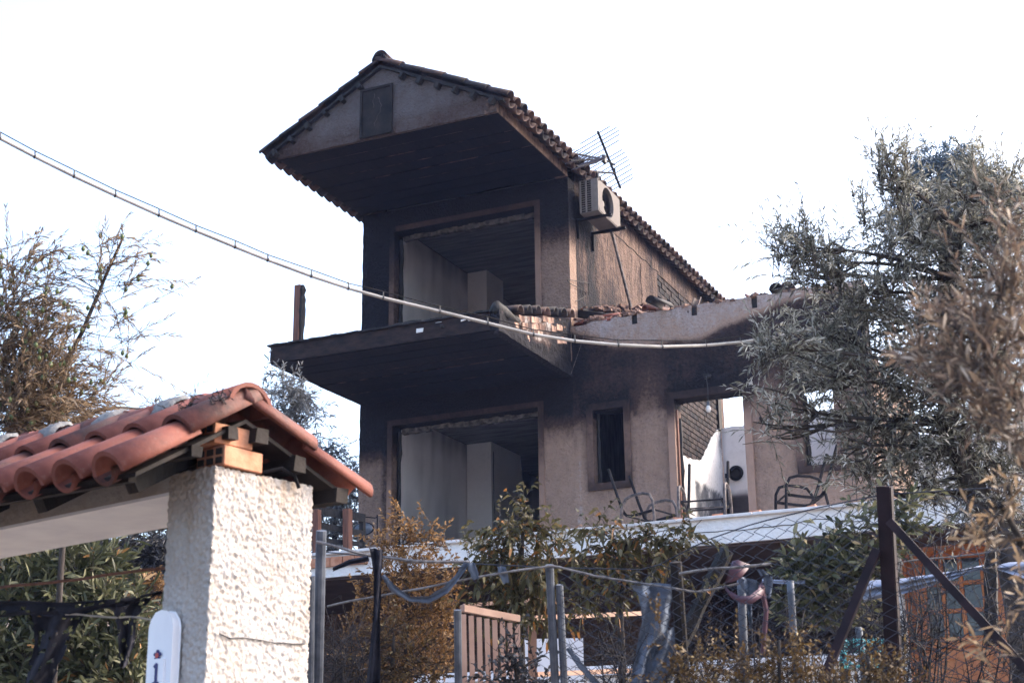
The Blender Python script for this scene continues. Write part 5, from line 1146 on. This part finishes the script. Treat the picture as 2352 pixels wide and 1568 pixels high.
# shrubs behind the fence
foliage('dry_orange_shrub', 'dry orange brown shrub in front of the terrace, left of the leafy bushes', 'shrub', [(915, 1200, 9, 22, 42, .8), (930, 1235, 9, 45, 45, 1), (985, 1220, 9, 30, 30, .6), (870, 1250, 9, 35, 30, .7), (1020, 1250, 9, 28, 30, .6), (950, 1290, 9, 80, 45), (1000, 1320, 9, 60, 50), (890, 1330, 9, 60, 55), (960, 1380, 9, 90, 60), (870, 1420, 9, 70, 60), (1020, 1400, 9, 40, 60), (940, 1470, 9, 90, 60), (840, 1480, 9, 50, 60), (1010, 1490, 9, 50, 60), (920, 1550, 9, 110, 50)], 100, .2, 20, .030, .0115, M['orange_leaf'], M['twig'],
        [A_(930, 1750, 9)[:2]+(-4.2,), A_(930, 1560, 9), A_(940, 1400, 9), A_(925, 1250, 9)], up=.75, out=.3, droop_t=.08, limb_r=.012, tw_r=.002, seed=61, tint=lambda m: np.clip(rng.normal(.45, .25, m), 0, 1))
foliage('golden_brown_shrub', 'darker golden brown shrub low between the hanging strip and slatted gate', 'shrub', [(930, 1500, 8.5, 70, 50), (850, 1530, 8.5, 70, 50), (980, 1550, 8.5, 70, 50), (800, 1560, 8.5, 50, 40), (900, 1440, 8.5, 40, 30, .6)], 90, .2, 16, .03, .012, M['gold_leaf'], M['burnt_twig'],
        [A_(900, 1750, 8.5)[:2]+(-4.2,), A_(900, 1560, 8.5), A_(905, 1460, 8.5)], up=.6, limb_r=.011, seed=62)
bt = lambda m: np.where(rng.random(m) < .07, .9+.1*rng.random(m), np.clip(rng.normal(.42, .2, m), 0, .84))
foliage('wilted_bush', 'wilted broad leaved bush with a tall tip, in front of the big lower window', 'bush', [(1200, 1180, 8.8, 22, 40, .9), (1180, 1230, 8.8, 60, 40), (1250, 1230, 8.8, 50, 35), (1120, 1270, 8.8, 55, 40, .9), (1200, 1280, 8.8, 80, 45), (1140, 1330, 8.8, 70, 45, .9), (1230, 1340, 8.8, 60, 50, .9), (1180, 1400, 8.8, 80, 45, .7), (1110, 1400, 8.8, 50, 40, .5), (1255, 1410, 8.8, 40, 40, .5)], 100, .26, 11, .058, .021, M['broad_leaf'], M['twig'],
        [A_(1200, 1750, 8.8)[:2]+(-4.2,), A_(1200, 1560, 8.8), A_(1195, 1400, 8.8), A_(1200, 1220, 8.8)], up=.4, out=.4, droop_t=.2, droop_l=.55, limb_r=.014, tw_r=.002, seed=63, tint=bt)
foliage('wilted_bush', 'wilted broad leaved bush beneath the chair frames', 'bush', [(1370, 1215, 8.6, 30, 35, .8), (1420, 1230, 8.6, 40, 30), (1480, 1240, 8.6, 45, 30), (1570, 1215, 8.6, 35, 30, .9), (1540, 1255, 8.6, 55, 35), (1400, 1280, 8.6, 60, 40, .9), (1480, 1300, 8.6, 70, 35, .8), (1340, 1310, 8.6, 50, 40, .7), (1400, 1350, 8.6, 60, 40, .7), (1330, 1390, 8.6, 50, 40, .5), (1470, 1360, 8.6, 50, 30, .4), (1600, 1350, 8.6, 25, 20, .3)], 95, .25, 11, .058, .021, M['broad_leaf'], M['twig'],
        [A_(1430, 1750, 8.6)[:2]+(-4.2,), A_(1430, 1560, 8.6), A_(1425, 1400, 8.6), A_(1440, 1250, 8.6)], up=.45, out=.4, droop_t=.2, droop_l=.55, limb_r=.014, tw_r=.002, seed=64, tint=bt)
foliage('oleander_bush', 'pale leaved oleander bush behind the dark angle post', 'bush', [(1920, 1215, 8.0, 16, 26, .4), (1980, 1220, 8.0, 22, 40, .5), (2065, 1190, 8.0, 22, 45, .8), (2085, 1215, 8.0, 30, 25, .6), (1860, 1285, 8.0, 40, 26, .7), (1940, 1290, 8.0, 55, 36, .8), (2010, 1290, 8.0, 50, 45, .7), (1830, 1310, 8.0, 40, 30, .8), (1900, 1340, 8.0, 70, 40), (1980, 1360, 8.0, 40, 40, .6), (1850, 1400, 8.0, 50, 40, .45), (1930, 1420, 8.0, 50, 40, .4), (1800, 1380, 8.0, 30, 30, .3)], 150, .24, 12, .080, .020, M['oleander'], M['twig'],
        [A_(1940, 1750, 8.0)[:2]+(-4.2,), A_(1940, 1550, 8.0), A_(1935, 1400, 8.0), A_(1935, 1260, 8.0)], up=.7, out=.4, droop_t=.1, limb_r=.014, tw_r=.002, seed=65, tint=lambda m: np.clip(rng.normal(.6, .24, m), 0, .97))
foliage('grey_green_shrub', 'small leaved grey shrub in front of the slatted gate', 'shrub', [(1160, 1500, 7.6, 40, 50, .8), (1210, 1530, 7.6, 50, 40), (1150, 1560, 7.6, 60, 40), (1260, 1560, 7.6, 60, 40, .8)], 70, .2, 13, .035, .014, M['ash_leaf'], M['burnt_twig'],
        [A_(1190, 1750, 7.6)[:2]+(-4.3,), A_(1190, 1580, 7.6), A_(1180, 1500, 7.6)], up=.6, limb_r=.01, seed=66)
for nm, lab, bl_, sd in (('burnt_shrub', 'brown scorched shrub at the foot of the hanging trousers', [(1510, 1400, 5.8, 15, 45, .6), (1560, 1500, 5.8, 55, 35, .8), (1620, 1470, 5.8, 45, 35, .7), (1590, 1550, 5.8, 80, 35)], 71),
                   ('burnt_shrub', 'brown scorched shrub below the oleander and slanting brace', [(1720, 1520, 5.7, 60, 45, .9), (1790, 1450, 5.7, 45, 35, .7), (1830, 1510, 5.7, 60, 45, .9), (1760, 1570, 5.7, 80, 35), (1690, 1480, 5.7, 30, 35, .5)], 72),
                   ('burnt_shrub', 'brown scorched shrub at the foot of the dark angle post', [(1920, 1540, 5.6, 60, 40, .9), (1995, 1490, 5.6, 25, 45, .7), (2050, 1530, 5.6, 60, 40, .9), (1990, 1575, 5.6, 90, 30), (2080, 1480, 5.6, 40, 30, .4)], 73)):
    c = bl_[1]; foliage(nm, lab, 'shrub', [(a, b+38, *c_) for a, b, *c_ in bl_], 130, .16, 15, .021, .0085, M['gold_leaf'], M['burnt_twig'],
        [A_(c[0], 1800, c[2])[:2]+(-4.5,), A_(c[0], 1620, c[2]), A_(c[0], c[1]+20, c[2])], up=.8, out=.25, droop_t=.05, limb_r=.008, tw_r=.0016, seed=sd, group='scorched shrubs along the fence')

def bare(name, label, u0, u1, vtop, d, nstem, seed, h=1.0, m='burnt_twig'):
    "leafless burnt shrub: stems that fork into twigs"
    r = np.random.default_rng(seed); base = np.array(at((u0+u1)/2, 1700, d=d)); base[2] = -4.4; tr = empty(name, base, 0, label, 'shrub', 'bare burnt shrubs along the fence')
    P, R0 = [], []; tq = np.linspace(0, 1, 7)[:, None]
    for i in range(nstem):
        u = r.uniform(u0, u1); top = np.array(at(u, vtop+r.uniform(0, 170)*h, d=d+r.normal(0, .25))); b0 = np.array(at((u*.75+(u0+u1)/2*.25), 1640, d=d+r.normal(0, .15)))
        c = b0*(1-tq)+top*tq+np.sin(tq*3.1)*r.normal(0, .06, 3)+np.sin(tq*9)*r.normal(0, .012, 3); P.append(c); R0.append(.0055)
        for k in range(9):
            s = c[r.integers(1, 6)]; e = s+(nrm(r.normal(size=3)*np.array([1, 1, .7])+np.array([0, 0, .6])))*r.uniform(.08, .3); c2 = s*(1-tq)+e*tq+np.sin(tq*3.1)*r.normal(0, .02, 3); P.append(c2); R0.append(.003)
            for q in range(3):
                s2 = c2[r.integers(2, 7)]; e2_ = s2+nrm(r.normal(size=3)+np.array([0, 0, .5]))*r.uniform(.04, .14); P.append(s2*(1-tq)+e2_*tq); R0.append(.0017)
    v, f = tubes(np.array(P)-base, np.array(R0), np.array(R0)*.45); link('stems', np_mesh('stems', v, f, M[m]), tr); return tr
def weed(u, v, d, label, seed):
    r = np.random.default_rng(seed); o = np.array(at(u, v, d=d)); tq = np.linspace(0, 1, 5)[:, None]; P = []
    for i in range(16):
        e = nrm(r.normal(size=3)+np.array([0, 0, .7]))*r.uniform(.02, .06); P.append(e*tq+np.sin(tq*3)*r.normal(0, .006, 3))
        for q in range(3): P.append(P[-1][3]*(1-tq)+(P[-1][3]+r.normal(0, .012, 3))*tq)
    v_, f_ = tubes(np.array(P), np.full(len(P), .0022), np.full(len(P), .0016)); ob = link('dry_weed', np_mesh('dry_weed', v_, f_, M['burnt_twig'])); ob.location = o; tag(ob, label, 'weed', 'dry weeds on the gateway roof')
for k, (u, v, d, lab) in enumerate(((505, 925, 5.32, 'dry weed under the end ridge tile of the gateway'), (432, 937, 5.42, 'dry weed left of the first mortar joint of the ridge'), (392, 958, 5.5, 'dry weed at the second mortar joint of the ridge'), (160, 1012, 6.0, 'dry weed under the ridge nearest the picture edge'))): weed(u, v, d, lab, 90+k)
bare('bare_shrub', 'bare burnt shrub with forking black stems, in front of the orange door', 2070, 2240, 1220, 6.9, 13, 81)
bare('bare_shrub', 'bare burnt shrub at the corner beyond the charred stake', 2250, 2400, 1290, 6.7, 9, 82)
bare('bare_shrub', 'bare burnt twigs tangled between the two brown braces', 1960, 2110, 1330, 6.8, 14, 83)
bare('bare_shrub', 'bare burnt twigs beside the hanging trousers', 1370, 1500, 1400, 7.4, 10, 84)
bare('bare_shrub', 'bare burnt twigs around the wooden post', 1540, 1700, 1420, 7.4, 12, 85)
bare('bare_shrub', 'bare burnt twigs under the oleander', 1720, 1900, 1420, 7.2, 12, 86)
bare('bare_shrub', 'dry twig bundle at the foot of the tall galvanised post', 745, 830, 1380, 8.2, 14, 87, .8)
# far slope of burnt scrub behind the garden
sc_ = [(u, v, 30, 60, 18) for u in range(-60, 720, 70) for v in (1290, 1340)]
r2, o2 = blob_points(sc_, 1500)
v, f, ta = leaves(r2, nrm(o2+rdir(len(r2))+np.array([0, 0, .8])), np.full(len(r2), .35), np.full(len(r2), .10))
tag(link('scrub', np_mesh('scrub', v, f, M['ash_leaf'], ta)), 'ashen burnt scrub on the far slope behind the gateway', 'scrub', kind='stuff')

# ------------------------------------------------------------------ thin smoke haze, tinted blue to also stand in for lens veil
hz = MB().box((0, 0, 2.0), (830, 830, 17.0)).build('haze', None); tag(hz, kind='stuff')
hm = bpy.data.materials.new('smoke_veil_haze'); hm.use_nodes = True; hn = hm.node_tree; hn.nodes.remove(hn.nodes['Principled BSDF'])
pv_ = hn.nodes.new('ShaderNodeVolumePrincipled'); pv_.inputs['Color'].default_value = (.36, .50, 1.0, 1); pv_.inputs['Density'].default_value = .00042; pv_.inputs['Anisotropy'].default_value = .3
hn.links.new(pv_.outputs[0], hn.nodes['Material Output'].inputs['Volume']); hz.data.materials.append(hm)
S.cycles.volume_bounces = 0
